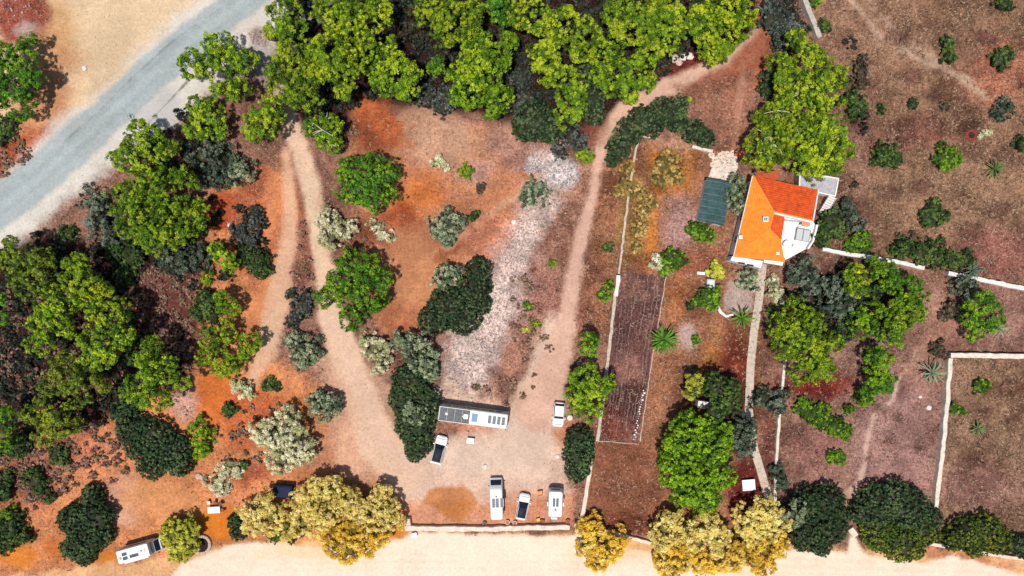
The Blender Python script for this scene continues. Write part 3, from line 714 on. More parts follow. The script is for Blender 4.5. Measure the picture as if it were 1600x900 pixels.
for (u, v, r) in ((1112,243,.5),(1118,250,.6),(1126,243,.55),(1114,257,.5),(1136,241,.5),(1145,239,.45),(1121,262,.45)):
    x, y = W(u, v); mb = MB(); n = 8
    mb.lathe((0,0), [(r,0),(r*.95,.08),(r*.6,.1),(0,.1)], n)
    mb.v = [(a+random.uniform(-.07,.07), b+random.uniform(-.07,.07), c) for a, b, c in mb.v]
    o = mb.build('paving_stone', mat('cream_flag', (.58,.45,.34), .9, noise=.35, nscale=2), pv, (x, y, .03))
# ------------------------------------------------------------------ plants
KIND = {  # tuft radius, tufts per m2, leaves per tuft, leaf size, palette
 'pine':    (.42, 3.9, 32, .175, [(.115,.20,.008),(.20,.30,.010),(.062,.125,.008),(.29,.37,.014)]),
 'pinedeep':(.42, 3.9, 32, .175, [(.06,.16,.010),(.10,.23,.012),(.035,.10,.010),(.17,.30,.012)]),
 'pinedull':(.42, 3.7, 32, .175, [(.11,.17,.012),(.17,.24,.016),(.06,.10,.012),(.22,.28,.02)]),
 'pinelime':(.40, 3.8, 32, .175, [(.17,.27,.010),(.26,.36,.012),(.10,.19,.010)]),
 'stone':   (.36, 4.4, 24, .19, [(.13,.24,.008),(.20,.33,.010),(.065,.14,.006)]),
 'lentisk': (.25, 6.0, 18, .16, [(.030,.058,.020),(.050,.088,.030),(.016,.032,.013),(.085,.125,.045)]),
 'lentgrn': (.25, 6.0, 18, .16, [(.055,.095,.010),(.115,.145,.012),(.025,.05,.010),(.18,.19,.016)]),
 'olive':   (.40, 2.8, 26, .18, [(.16,.20,.10),(.24,.27,.15),(.08,.11,.055),(.32,.34,.20)]),
 'olivedk': (.40, 2.7, 26, .18, [(.06,.085,.05),(.10,.13,.08),(.03,.046,.028),(.15,.18,.12)]),
 'pale':    (.40, 2.8, 28, .17, [(.64,.60,.38),(.56,.53,.30),(.74,.69,.48),(.44,.43,.21)]),
 'tamar':   (.42, 2.9, 30, .17, [(.80,.62,.19),(.72,.56,.15),(.88,.71,.28),(.60,.48,.11)]),
 'gold':    (.42, 2.9, 30, .17, [(.84,.54,.07),(.76,.47,.04),(.88,.64,.18),(.62,.41,.05)]),
 'tamgrn':  (.34, 4.2, 20, .20, [(.50,.49,.05),(.42,.43,.04),(.60,.57,.10)]),
 'green':   (.28, 5.0, 16, .20, [(.11,.22,.010),(.17,.31,.012),(.05,.11,.008)]),
 'greendk': (.28, 5.0, 18, .18, [(.035,.075,.014),(.06,.115,.02),(.02,.042,.012),(.10,.15,.03)]),
 'grey':    (.26, 4.5, 14, .20, [(.05,.065,.05),(.085,.10,.08),(.03,.035,.03),(.12,.13,.11)]),
 'brown':   (.26, 4.0, 14, .20, [(.13,.09,.06),(.18,.12,.08),(.08,.05,.035),(.10,.09,.04)]),
 'red':     (.24, 6.0, 14, .16, [(.50,.05,.03),(.36,.05,.03),(.12,.11,.03),(.55,.10,.05)]),
 'goldgrass':(.26, 4.0, 14, .24, [(.50,.31,.07),(.40,.25,.06),(.58,.40,.13),(.30,.22,.06)]),
}

CL = {'pine': 3.4, 'pinedeep': 3.0, 'pinedull': 3.4, 'pinelime': 2.6, 'tamar': 2.0, 'gold': 2.0, 'pale': 1.6, 'olive': 1.3, 'olivedk': 1.4, 'stone': 1.6}
LOOSE = {'pine': .42, 'pinedeep': .46, 'pinedull': .42, 'pinelime': .42, 'tamar': .3, 'gold': .3, 'pale': .3, 'olive': .35, 'olivedk': .35, 'stone': .5, 'lentisk': .85, 'lentgrn': .85, 'green': .6}
UPB = {'scrub': .9, 'tamar': 1.1, 'gold': 1.1, 'pale': 1.0, 'tamgrn': .8, 'olive': .5, 'goldgrass': .6, 'lentisk': .3}
SMOOTH = {'lentisk': .3, 'lentgrn': .3, 'stone': .5, 'tamgrn': .4, 'green': .7}
CORE = .46
def leaf_cloud(lobes, kind, seed, core=True, scale=1.0, under=-.35):
    """lobes: (x,y,z,rx,rz). Many small leaf faces in tufts over and through each lobe."""
    r_ = np.random.default_rng(seed)
    tr, dens, nl, ls, pal = KIND[kind]; tr *= scale; ls *= scale; pal = np.array(pal)*r_.uniform(.86, 1.12)*np.array([r_.uniform(.94, 1.12), 1.0, r_.uniform(.85, 1.15)] if kind in ('pine', 'pinedeep', 'pinedull', 'pinelime') else [1, 1, 1])
    LB = np.array(lobes); TC = []; TN = []
    for (x, y, z, rx, rz) in lobes:
        n = max(10, int(dens / scale**2 * 2 * math.pi * rx * (rx + rz) * .5 * 1.25))
        d = r_.normal(size=(n*2, 3)); d /= np.linalg.norm(d, axis=1)[:, None]; d = d[d[:, 2] > under][:n]
        nc = max(5, int(2 * math.pi * rx * (rx + rz) * .5 / (CL[kind] if kind in CL else .9) / scale**2)); cd = r_.normal(size=(nc*2, 3)); cd /= np.linalg.norm(cd, axis=1)[:, None]; cd = cd[cd[:, 2] > under][:nc]
        crad = r_.uniform(.72, 1.12, len(cd)); w_ = r_.integers(0, len(cd), len(d)); sp = (CL.get(kind, .9)**.5 * .31 * scale / max(rx, rz)); loose = r_.random(len(d)) < LOOSE.get(kind, .5)
        dc = cd[w_] + r_.normal(size=d.shape)*sp; dc /= np.linalg.norm(dc, axis=1)[:, None]; d = np.where(loose[:, None], d, dc); cr_ = np.where(loose, r_.uniform(*((.3, .82) if kind.startswith('pine') else (.86, 1.0) if kind[:4] == 'lent' else (.55, .95)), len(d)), crad[w_] if kind[:4] != 'lent' else crad[w_]*.3+.7)
        ang = np.arctan2(d[:, 1], d[:, 0]); ph = r_.uniform(0, 6.28, 4)
        sm = SMOOTH.get(kind, 1.0)
        bump = 1 + sm*.10*np.sin(3*ang+ph[0]+2*d[:, 2]) + sm*.08*np.sin(5*ang+ph[1]-3*d[:, 2]) + sm*.06*np.sin(8*ang+ph[2])
        rad = bump * cr_ * r_.uniform(.92, 1.06, len(d)) * np.where(r_.random(len(d)) < .06*sm, r_.uniform(1.05, 1.2, len(d)), 1)
        TC.append(np.array([x, y, z]) + d * rad[:, None] * np.array([rx, rx, rz])); nn = d / np.array([rx, rx, rz]); TN.append(nn / np.linalg.norm(nn, axis=1)[:, None])
    TC = np.concatenate(TC); TN = np.concatenate(TN)
    keep = np.ones(len(TC), bool)
    if len(lobes) > 1:
        cnt = np.zeros(len(TC))
        for (x, y, z, rx, rz) in lobes:
            q = ((TC[:, 0]-x)/rx)**2 + ((TC[:, 1]-y)/rx)**2 + ((TC[:, 2]-z)/rz)**2; cnt += q < .5
        keep = cnt < 1.5
        own = np.zeros(len(TC), bool)
        for (x, y, z, rx, rz) in lobes:
            q = ((TC[:, 0]-x)/rx)**2 + ((TC[:, 1]-y)/rx)**2 + ((TC[:, 2]-z)/rz)**2; own |= (q < .3) & (TC[:, 2] < z + .3*rz)
        keep &= ~own
    keep &= TC[:, 2] > .08
    TC = TC[keep]; TN = TN[keep]; n = len(TC)
    trs = tr * r_.uniform(.65, 1.25, n)
    d = r_.normal(size=(n, nl, 3)) + TN[:, None, :]*.9 + np.array([0, 0, .35]); d /= np.linalg.norm(d, axis=2)[..., None]
    cc = TC[:, None, :] + d * (trs[:, None]*r_.uniform(.45, 1.1, (n, nl)))[..., None]
    upb = UPB.get(kind, .3); nr = d*(1-.35*upb) + r_.normal(size=(n, nl, 3))*.42 + np.array([0, 0, upb]); nr /= np.linalg.norm(nr, axis=2)[..., None]
    a = np.cross(nr, r_.normal(size=(n, nl, 3))); a /= np.linalg.norm(a, axis=2)[..., None]; b = np.cross(nr, a)
    s = (ls * r_.uniform(.6, 1.2, (n, nl)))[..., None]
    v = np.stack([cc + a*s, cc - a*s*.5 + b*s*.6, cc - a*s*.5 - b*s*.6], 2).reshape(-1, 3)
    v[:, 2] = np.maximum(v[:, 2], .03)
    f = np.arange(len(v)).reshape(-1, 3)
    # colour: patches of older and younger growth, then tuft to tuft, then leaf to leaf
    gi = (vnoise(TC[:, 0]+seed, TC[:, 1]*1.0+TC[:, 2]*.7, 1.7, seed) * 1.15 + r_.normal(size=n)*.2) * len(pal)
    c = pal[np.clip(gi.astype(int), 0, len(pal)-1)] * r_.uniform(.8, 1.2, (n, 1))
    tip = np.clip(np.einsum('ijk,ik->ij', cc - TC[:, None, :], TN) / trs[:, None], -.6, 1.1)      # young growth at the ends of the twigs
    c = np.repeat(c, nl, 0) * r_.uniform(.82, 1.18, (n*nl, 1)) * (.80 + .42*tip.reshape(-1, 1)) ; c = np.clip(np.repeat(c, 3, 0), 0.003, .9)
    if core and not kind.startswith('pine'):                       # dark hull for twigs and inner leaves, added to block light
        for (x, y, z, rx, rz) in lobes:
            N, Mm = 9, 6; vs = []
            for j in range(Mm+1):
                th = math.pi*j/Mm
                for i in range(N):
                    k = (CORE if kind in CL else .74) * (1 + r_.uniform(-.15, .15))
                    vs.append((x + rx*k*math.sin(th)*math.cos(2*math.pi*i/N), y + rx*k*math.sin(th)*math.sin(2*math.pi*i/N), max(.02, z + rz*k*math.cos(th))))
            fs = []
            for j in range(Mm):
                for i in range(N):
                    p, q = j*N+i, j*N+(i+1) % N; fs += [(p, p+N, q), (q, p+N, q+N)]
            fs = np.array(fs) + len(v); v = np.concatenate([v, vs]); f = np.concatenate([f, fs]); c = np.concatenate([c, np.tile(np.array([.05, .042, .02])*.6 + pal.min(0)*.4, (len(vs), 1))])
    return v, f, np.concatenate([c, np.ones((len(c), 1))], 1)

plant_count = [0]
def plant(name, cat, kind, label, ht, spots, group=None, bark=None, flat=.75, woody=True, core=True, scale=1.0, crown_name='crown', bare=0):
    """spots: (u, v, r) on the plan; ht metres. An Empty at the foot, a trunk with limbs, a crown of leaf tufts."""
    plant_count[0] += 1; seed = 100 + plant_count[0]*7; rr_ = random.Random(seed)
    tot = sum(r*r for u, v, r in spots); cu = sum(u*r*r for u, v, r in spots)/tot; cv = sum(v*r*r for u, v, r in spots)/tot
    big = max(r for u, v, r in spots)
    ext = max(math.hypot(u-cu, v-cv)+r for u, v, r in spots)
    x0, y0 = W(cu, cv, ht*.62); root = empty(name, (x0, y0, gz(x0, y0)))
    lobes = []
    for (u, v, r) in spots:
        rx = r/10.0*(1-ht*.7/H); rz = min(rx*flat, ht*.46)
        top = ht * (1 - .34*(math.hypot(u-cu, v-cv)/max(ext, 1))**1.3) * (rr_.uniform(.9, 1.04) if len(spots) > 1 else 1)
        top = max(top, rz*1.2) * (0.75 + .25*r/big) if len(spots) > 1 else ht
        zc = max(top - rz, rz*.55)
        x, y = W(u, v, zc + rz*.35)
        lobes.append((x-x0, y-y0, zc, rx*.94, rz))
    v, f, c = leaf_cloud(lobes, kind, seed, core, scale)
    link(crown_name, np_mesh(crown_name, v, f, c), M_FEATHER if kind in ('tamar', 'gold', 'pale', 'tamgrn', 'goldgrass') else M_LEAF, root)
    if woody:
        mb = MB(); low = min(l[2]-l[4]*.6 for l in lobes); th = max(.35*ht, min(low, .6*ht)); r0 = .018*ht + .05
        lean = (rr_.uniform(-.03, .03)*ht, rr_.uniform(-.03, .03)*ht)
        P = [(lean[0]*k*k, lean[1]*k*k, th*k - (.12 if k == 0 else 0)) for k in (0, .35, .7, 1)]
        mb.tube(P, [r0*1.35, r0, r0*.85, r0*.7], 8)
        for l in lobes:
            a = Vector(P[-1]) - Vector((0, 0, .1*ht)); b = Vector((l[0], l[1], l[2]))
            mid = a.lerp(b, .5) + Vector((rr_.uniform(-.2, .2), rr_.uniform(-.2, .2), -.05*ht))
            mb.tube([a, mid, b], [r0*.6, r0*.42, r0*.2], 6)
            for k in range(4):
                e = b + Vector((rr_.uniform(-.6, .6)*l[3], rr_.uniform(-.6, .6)*l[3], rr_.uniform(0, .55)*l[4])); mb.tube([mid.lerp(b, .7), e], [r0*.22, r0*.08], 5)
        for l in lobes:
            for k in range(bare):        # bare limbs that show through the crown
                a_ = rr_.uniform(0, 6.28); q_ = rr_.uniform(.4, .95); tip_ = Vector((l[0]+math.cos(a_)*l[3]*q_, l[1]+math.sin(a_)*l[3]*q_, l[2]+l[4]*(1.02*math.sqrt(max(0, 1-q_*q_))+.12)))
                b_ = Vector((l[0], l[1], l[2]+l[4]*.75)); mb.tube([b_, b_.lerp(tip_, .5)+Vector((0, 0, .15)), tip_], [.09, .07, .03], 5)
        mb.build('trunk' if ht > 2.2 else 'stems', bark or M_BARK, root, smooth=True)
    tag(root, label, cat, group)
    return root
def pine(label, ht, spots, kind='pine', **k): return plant('pine_tree', 'pine tree', kind, label, ht, spots, **k)
def olive(label, ht, spots, kind='olive', **k): return plant('olive_tree', 'olive tree', kind, label, ht, spots, bark=M_BARK_G, **k)
def shrub(label, ht, spots, kind='lentisk', **k): return plant('shrub', 'shrub', kind, label, ht, spots, flat=.9, **k)
def tamarisk(label, ht, spots, kind='tamar', **k): return plant('tamarisk_tree', 'tamarisk', kind, label, ht, spots, bark=M_BARK_G, flat=.8, **k)

M_LIMB = mat('pale_limb', (.42,.40,.26), .9, noise=.3, nscale=6)
# north-west, by the road
pine('deep green pine cut by the left edge below the sandy ground', 7, [(28,92,34),(22,150,36),(50,118,20),(0,120,38)], 'pinedeep')
pine('pine reaching over the tarmac road with a pointed western lobe', 8, [(330,70,24),(298,98,22),(342,108,34),(372,92,26),(368,138,22),(285,95,10)])
pine('compact pine below the one reaching over the road', 6, [(322,182,30),(305,195,22),(338,205,16),(312,168,18)])
pine('pine with yellowish needles at the upper end of the dirt track', 7, [(412,185,30),(430,165,18),(400,205,18)])
pine('narrow pine top poking out beside the road shoulder', 8, [(214,200,18),(222,232,38),(252,228,22),(190,248,22)])
pine('large round pine with dense crown southeast of the road', 9, [(243,295,52),(212,345,40),(270,352,40),(302,335,26),(196,305,32),(243,372,34),(285,290,26)])
shrub('dark blue-green shrub between the roadside pines and the grey olive', 3.5, [(318,240,32),(345,255,34),(332,278,22)], 'olivedk')
olive('small grey olive beside the dark shrub near the road', 3, [(378,264,24),(366,275,14)])
shrub('dark shrub on the shoulder below the narrow roadside pine', 2.5, [(148,312,26),(158,345,28),(175,370,20)], 'olivedk')
shrub('dark low bush under the deep green pine at the left edge', 1.6, [(8,198,18),(2,215,14)], 'greendk')
# northern wood, west to east
pine('wood-edge pine at the top next to the road end', 9, [(440,18,30),(452,45,24),(428,45,14)])
pine('broad pine above the track fork with several lime lobes', 9, [(455,95,34),(445,135,28),(470,150,28),(478,120,28),(428,110,16)])
pine('tall pine at the top edge with bright yellow tips', 10, [(518,20,30),(560,36,34),(588,18,24),(540,8,20),(572,60,18)])
pine('wide pine in the middle of the western grove', 10, [(512,80,34),(535,105,32),(500,110,24),(545,75,22),(490,70,18),(535,140,18)])
pine('pine at the southern edge of the western grove above red earth', 8, [(592,95,26),(618,112,30),(638,138,22),(600,130,20),(605,70,14)])
pine('small separate pine in the dark gap of the wood', 6, [(678,98,14),(688,108,9)], 'pinedeep')
pine('small open crowned pine with visible limbs by the dirt track', 5, [(506,205,26),(520,225,16),(488,200,14),(512,188,14)], 'pinelime', bare=4, bark=M_LIMB)
pine('round solitary pine in the orange clearing near the wood', 6, [(570,285,46),(548,270,22),(595,270,26),(585,310,24),(545,300,24)], 'pinedeep')
pine('pine right of the dark gap at the top edge', 9, [(665,12,24),(702,30,36),(738,20,24),(735,45,20),(690,58,18)])
pine('long pine hanging over the southern border of the wood', 9, [(742,70,28),(758,100,40),(735,135,34),(790,68,20),(782,150,24),(720,110,22),(768,170,14),(715,150,16)])
pine('tall pine with deep lobes in the centre of the northern wood', 10, [(835,25,34),(880,40,36),(850,85,30),(815,20,22),(912,48,26),(862,110,20),(905,80,18)])
pine('lime yellow pine on the tip of the wood pointing south', 7, [(880,120,24),(892,152,26),(886,182,18),(908,172,14),(905,130,14)], 'pinelime')
pine('pine filling the top edge above the red path shoulder', 9, [(968,15,30),(1000,42,34),(970,45,20),(1020,15,24)])
pine('pine with round dense lobes above the pale boulders', 8, [(1040,46,34),(1050,66,14),(1050,18,28),(1022,72,18),(1075,45,20)])
pine('easternmost pine of the northern wood beside the red path', 8, [(1105,30,36),(1140,20,34),(1165,38,20),(1110,72,27),(1135,70,18)])
pine('pine left of the pale boulders with ragged lower edge', 8, [(945,82,28),(962,118,32),(1000,108,26),(980,140,22),(938,115,16),(1010,130,14)])
pine('slim dark pine at the top between two lighter pines', 7, [(775,10,20),(780,35,14)], 'pinedeep')
shrub('grey undergrowth bush in front of the southern wood border', 2.2, [(668,150,18),(700,150,22),(690,165,18)], 'grey')
shrub('grey green bush between the long pine and the central pine', 2.4, [(815,120,18),(820,150,20),(808,165,16)], 'grey')
shrub('dark evergreen shrub at the southern tip of the wood', 3, [(835,185,34),(820,200,22),(860,205,20)])
shrub('dark evergreen bush in the deep shade between two woodland pines', 2.5, [(925,150,24),(920,110,18),(930,180,16)])
shrub('olive grey bush above the white rubble heap', 2.2, [(895,215,20),(908,225,14),(875,235,14)], 'grey')
shrub('bright green bush at the bend of the drive', 1.6, [(913,243,14),(906,232,8)], 'pinelime')
shrub('small lime sprig on the path beside the arched hedge', .5, [(1076,160,6)], 'pinelime', woody=False)
# arched hedge
shrub('dark arched evergreen hedge curving along the inside of the drive', 3, [(1060,165,18),(1035,172,22),(1005,186,24),(982,206,24),(966,232,20),(958,250,12),(1060,190,18),(1085,205,20),(1103,215,16),(1020,195,20),(1050,180,20)])
shrub('grey green scrub draped over the upper garden wall', 1.2, [(982,262,12),(975,285,12),(985,300,10),(968,295,10)], 'goldgrass')
# tall pines by the house
pine('pine at the north end of the trees behind the house', 8, [(1245,62,20),(1266,98,30),(1222,100,22),(1296,118,26),(1245,125,30),(1300,145,24)])
pine('pine with bare pale limbs left of the tall house pines', 8, [(1212,175,26),(1232,155,24),(1200,215,30),(1192,240,26),(1215,235,26),(1240,200,26)], 'pine', bare=4, bark=M_LIMB)
pine('largest pine overhanging the deck behind the orange roof', 9, [(1268,175,36),(1262,220,38),(1300,210,34),(1292,250,34),(1315,240,22),(1250,250,26),(1275,140,26)])
shrub('dark shrub beside the red path west of the house pines', 2, [(1203,122,16),(1198,140,14)])
shrub('dark shrub east of the tallest house pine', 2.2, [(1342,168,18),(1330,152,14)], 'greendk')
shrub('shaded grey bush at the top beside the grey topped wall', 2.5, [(1212,30,26),(1235,40,22),(1222,60,18),(1205,8,20)], 'grey')
shrub('small green bush touching the grey topped wall', 1.5, [(1290,40,13)], 'greendk')
shrub('brown green bush between the pines and the brown field', 1.8, [(1348,112,12),(1346,130,12),(1350,90,8)], 'brown')
shrub('green clump at the very top beside the grey topped wall', 1.4, [(1272,2,12)], 'green')
# brown field in the east
FG = 'shrubs dotted over the brown field'
shrub('tall narrow dark bush in the upper brown field', 1.8, [(1482,66,13),(1485,88,13)], 'greendk', group=FG)
shrub('round dark bush on reddish soil in the upper brown field', 1.6, [(1566,90,18),(1575,84,10)], 'greendk', group=FG)
shrub('round silvery bush with pale twigs in the brown field', 1.6, [(1569,170,18),(1560,178,10)], 'olivedk', group=FG)
shrub('bush cut by the top edge in the northeast corner', 1.6, [(1570,4,14)], 'greendk', group=FG)
shrub('smallest of three tiny bushes in a row, nearest the pines', .8, [(1378,170,8)], 'greendk', group=FG)
shrub('middle one of three tiny bushes in a row in the field', .9, [(1429,163,10)], 'greendk', group=FG)
shrub('tiny yellowish bush ending the row of three in the field', .8, [(1477,167,8)], 'brown', group=FG)
shrub('sprawling bush with pale branches east of the tallest pine', 1.5, [(1385,240,22),(1398,248,14),(1372,250,12)], 'greendk', group=FG)
shrub('round bush with bright southern side in the brown field', 1.7, [(1480,246,22),(1487,252,14)], 'green', group=FG)
shrub('dry straw coloured tussock beside a dark hole in the field', .6, [(1536,210,8),(1543,206,5)], 'pale', group=FG, woody=False)
shrub('bush cut by the right edge in the brown field', 1.6, [(1600,225,14)], 'greendk', group=FG)
shrub('leafy bush with bare grey side in the lower brown field', 1.7, [(1455,340,20),(1462,322,14),(1476,335,10)], 'greendk', group=FG)
shrub('low dark tussock west of the wall-side bushes', .6, [(1428,367,7)], 'brown', group=FG, woody=False)
shrub('low dark tussock just above the wall-side bushes', .7, [(1473,377,8)], 'greendk', group=FG, woody=False)
# bushes along the white wall
shrub('dark bush at the west end of the wall-side hedge', 2, [(1414,386,18),(1400,392,10)], 'greendk')
shrub('broad grey green bush in the middle of the wall-side hedge', 2, [(1445,396,24),(1465,402,18)], 'greendk')
shrub('dark bush at the east end of the wall-side hedge', 1.8, [(1492,408,20),(1512,404,14)], 'greendk')
shrub('olive green climber next to the terrace parapet', 2.4, [(1300,345,22),(1284,375,16),(1290,360,16),(1312,360,14)], 'greendk')
shrub('dark bush northeast of the terrace', 2.4, [(1325,335,18),(1335,350,16),(1320,318,12)], 'olivedk')
shrub('fresh green bush above the white wall near the terrace', 1.8, [(1345,372,16),(1332,385,14),(1352,385,10)], 'green')
olive('grey olive between the orange roof and the white wall', 4, [(1258,425,24),(1268,445,22),(1245,435,16)], 'olivedk')
olive('shaded olive in the gap of the eastern grove', 4, [(1308,452,26),(1320,475,24),(1298,470,18)], 'olivedk')
pine('lime green pine below the white wall, western one', 6, [(1336,425,18),(1345,445,20),(1330,450,12)], 'pine')
pine('green pine touching the white wall', 6, [(1385,428,26),(1372,410,14),(1398,445,16)], 'pinedeep')
shrub('black green shrub in the deep gap of the eastern grove', 2.5, [(1340,475,26),(1330,500,22),(1318,520,18),(1365,465,18)], 'lentisk')
pine('small pine between the white wall and the field path', 5, [(1430,445,16),(1440,460,10)], 'pinedeep')
pine('broad pine in the eastern grove beside the field path', 7, [(1418,482,28),(1405,500,24),(1385,500,20),(1435,490,14),(1360,485,18)], 'pine')
pine('low pine at the southern rim of the eastern grove', 5, [(1352,515,18),(1345,500,16),(1390,520,16),(1405,530,10)], 'pinedeep')
pine('big pine with stepped lobes above the whitewashed wall', 8, [(1250,490,26),(1262,515,28),(1214,508,18),(1232,532,28),(1272,560,32),(1222,545,20),(1290,578,22),(1252,580,24),(1305,532,18)])
pine('narrow pine pointing down toward the red earth', 5, [(1368,560,22),(1378,585,22),(1365,605,18),(1350,622,14),(1385,605,12)], 'pinedeep')
shrub('green bush hiding the south end of the narrow pine', 1.6, [(1352,618,16),(1325,640,9)], 'green')
pine('round pine standing alone between the white and cream walls', 5, [(1535,475,24),(1552,498,22),(1518,495,18),(1530,515,20),(1548,480,16)], 'pinedeep')
shrub('rusty brown bush west of the round lone pine', 1.6, [(1488,482,16),(1478,495,10)], 'brown')
olive('grey olive under the eastern white wall stretch', 2.4, [(1505,448,18),(1518,440,12)], 'olivedk')
shrub('bronze green bush above the corner of the cream walls', 1.5, [(1468,545,14),(1475,555,9)], 'brown')
# plots in the south-east
shrub('elongated leafy hedge in the mauve plot', 1.6, [(1252,635,16),(1268,645,20),(1288,655,22),(1308,668,18),(1322,678,12)], 'green')
shrub('round bright bush standing alone in the mauve plot', 1.2, [(1302,714,12),(1315,716,12)], 'green')
shrub('small green bush just inside the cream walled plot', 1.1, [(1491,638,11),(1503,643,6)], 'green')
shrub('bright round bush at the top of the cream walled plot', 1.2, [(1534,603,14)], 'green')
shrub('clipped dark shrub with grey sapling, western of the beach shrubs', 3.5, [(1262,790,30),(1295,785,30),(1300,825,28),(1262,835,30),(1235,800,14),(1315,810,16),(1285,855,16)], 'lentisk')
olive('grey sapling growing in the western dark beach shrub', 4.8, [(1245,802,18),(1238,815,12),(1250,792,12)])
shrub('largest dark shrub, its sunlit beach side painted yellow green', 3.5, [(1372,790,36),(1420,795,36),(1350,800,22),(1455,810,20),(1400,775,26)], 'lentisk')
shrub('sunlit side of the largest dark shrub painted as yellow green foliage', 2.6, [(1375,835,30),(1410,850,32),(1445,830,26),(1360,815,20),(1430,858,18)], 'lentgrn')  # lit beach side of the shrub above, put into a yellower palette
shrub('mounded dark shrub inside the thin cream wall', 3, [(1510,835,28),(1540,830,30),(1560,845,24),(1490,845,18),(1525,855,18)], 'lentgrn')
shrub('dark shrub cut by the right edge in the corner', 2.5, [(1592,852,16),(1605,858,18)], 'lentisk')
shrub('grey bush on the wall above the western beach shrub', 1.8, [(1214,742,14),(1218,755,12),(1210,730,9)], 'olivedk')
# along the garden path
olive('grey green olive straddling the whitewashed wall', 3, [(1196,622,18),(1215,632,18),(1225,618,12),(1182,628,10)], 'olivedk')
shrub('pale yellow green bush right of the path near the house', 1.6, [(1205,455,12),(1218,465,12),(1208,440,10)], 'pale')
shrub('soft green bush at the foot of the house porch', 1.8, [(1165,432,18),(1175,440,12)], 'olive')
shrub('small dark bush east of the garden path', 1.2, [(1205,487,9),(1225,480,9)], 'greendk')
olive('feathery olive between the green shed and the house', 3.6, [(1152,288,16),(1150,308,18),(1146,322,12)])
shrub('leafy bush against the south end of the shed', 1.8, [(1088,358,16),(1100,365,14),(1110,370,10)], 'green')
shrub('yellow green bush above the grey water tank', 1.4, [(1118,418,10),(1125,428,10),(1112,425,8)], 'tamgrn')
shrub('green bush below the grey water tank', 1.8, [(1108,462,18),(1112,475,14),(1095,470,12)], 'green')
shrub('small dark bush west of the tank-side bush', 1, [(1080,478,8)], 'greendk')
shrub('grey straw bush left of the spiky garden shrub', 1.2, [(1022,408,12),(1032,415,10)], 'pale')
shrub('leafy shrub with dark north side above the ploughed bed', 1.8, [(1050,402,18),(1062,408,14),(1042,418,14)], 'green')
shrub('small green bush in the red soil near the path', .8, [(1088,532,8)], 'green', woody=False)
shrub('flame red bush at the edge of the white paving', 1.2, [(1153,238,7),(1160,245,5)], 'red')
shrub('bush with dark top leaning on the garden wall by the drive', 1.4, [(945,462,11),(953,448,9)], 'green')
shrub('tiny dark bush between the drive and the garden wall', .8, [(953,386,9)], 'greendk', woody=False)
shrub('golden dry scrub strip along the inside of the upper garden wall', 1.1, [(1000,300,14),(1005,330,15),(1000,360,15),(995,385,13),(1018,315,10)], 'goldgrass')
shrub('round golden dry bush below the arched hedge', 1.2, [(1040,255,24),(1055,275,18),(1030,280,16)], 'goldgrass')
shrub('lime weed tuft nearest the drive in the dry strip', .5, [(863,410,6)], 'pinelime', woody=False)
shrub('round lime weed clump in the middle of the dry strip', .6, [(827,476,9)], 'pinelime', woody=False)
shrub('lime weed clump below the round one in the dry strip', .5, [(838,504,7)], 'pinelime', woody=False)
shrub('faint green weed tuft lowest in the dry strip', .4, [(822,516,5)], 'tamgrn', woody=False)
# garden trees
pine('small bright pine by the ploughed bed, upper one of two', 5, [(916,540,18),(925,532,12)], 'pinedeep')
pine('bright green pine between the drive and the ploughed bed', 6, [(918,592,26),(932,615,26),(905,620,20),(945,600,14),(925,645,18),(900,640,10)], 'pine')
shrub('oval dark clipped shrub beside the waste bin and drive', 3.2, [(905,690,24),(904,712,26),(902,735,20)])
pine('dense rounded bright green tree, the biggest in the garden', 8, [(1080,680,38),(1110,700,34),(1062,735,34),(1098,765,38),(1070,770,26),(1128,745,24),(1052,700,20),(1125,680,24)], 'stone')
pine('dark shaded tree above the dense rounded tree', 6, [(1122,606,24),(1138,628,24),(1090,606,18),(1118,645,18),(1145,605,16)], 'greendk')  # dark leaf palette carries the shade over this tree
olive('grey olive overlapping the garden path', 5, [(1155,670,26),(1165,690,22),(1150,700,18),(1172,675,14)], 'olivedk')
shrub('yellow topped bush on the upper rim of the shaded tree', 5.2, [(1086,598,15),(1078,612,11)], 'tamgrn')
# tamarisks along the beach
tamarisk('golden tamarisk by the end of the front wall', 4, [(925,830,26),(945,862,28),(962,848,20),(915,855,18),(935,880,14)], 'gold')
tamarisk('pale tamarisk below the dense rounded tree', 5, [(1042,825,24),(1035,845,18),(1070,830,20),(1058,815,16)], 'tamar')
tamarisk('pale tamarisk right of the dense rounded tree, middle of the row', 5, [(1100,830,22),(1120,845,26),(1110,812,16),(1090,848,20)], 'tamar')
tamarisk('golden tamarisk hanging over the sand at the bottom edge', 4, [(1040,875,22),(1068,870,24),(1095,878,22),(1120,880,20),(1055,892,18)], 'gold')
tamarisk('pale tamarisk next to the western dark beach shrub', 5, [(1170,815,26),(1200,800,24),(1215,815,22),(1185,838,24)], 'tamar')
tamarisk('golden tamarisk at the bottom beside the western dark beach shrub', 4, [(1160,858,26),(1200,858,28),(1222,848,20),(1190,882,22),(1150,880,18)], 'gold')
tamarisk('cream tamarisk leaning over a small dark shrub', 4.5, [(395,800,20),(415,785,18),(425,810,26),(400,825,18),(445,825,20)], 'tamar')
tamarisk('big cream tamarisk in the middle of the beach row', 5.5, [(480,785,28),(515,770,28),(505,805,30),(470,815,24),(540,790,28),(495,760,16)], 'tamar')
tamarisk('tan tamarisk next to the track and front wall', 5, [(570,795,28),(600,790,22),(610,815,18),(580,815,22),(595,770,16)], 'tamar')
tamarisk('golden tamarisk spreading over the sand west of the front wall', 4.5, [(520,830,26),(555,835,28),(590,835,22),(545,860,22),(525,855,20),(570,855,18)], 'gold')
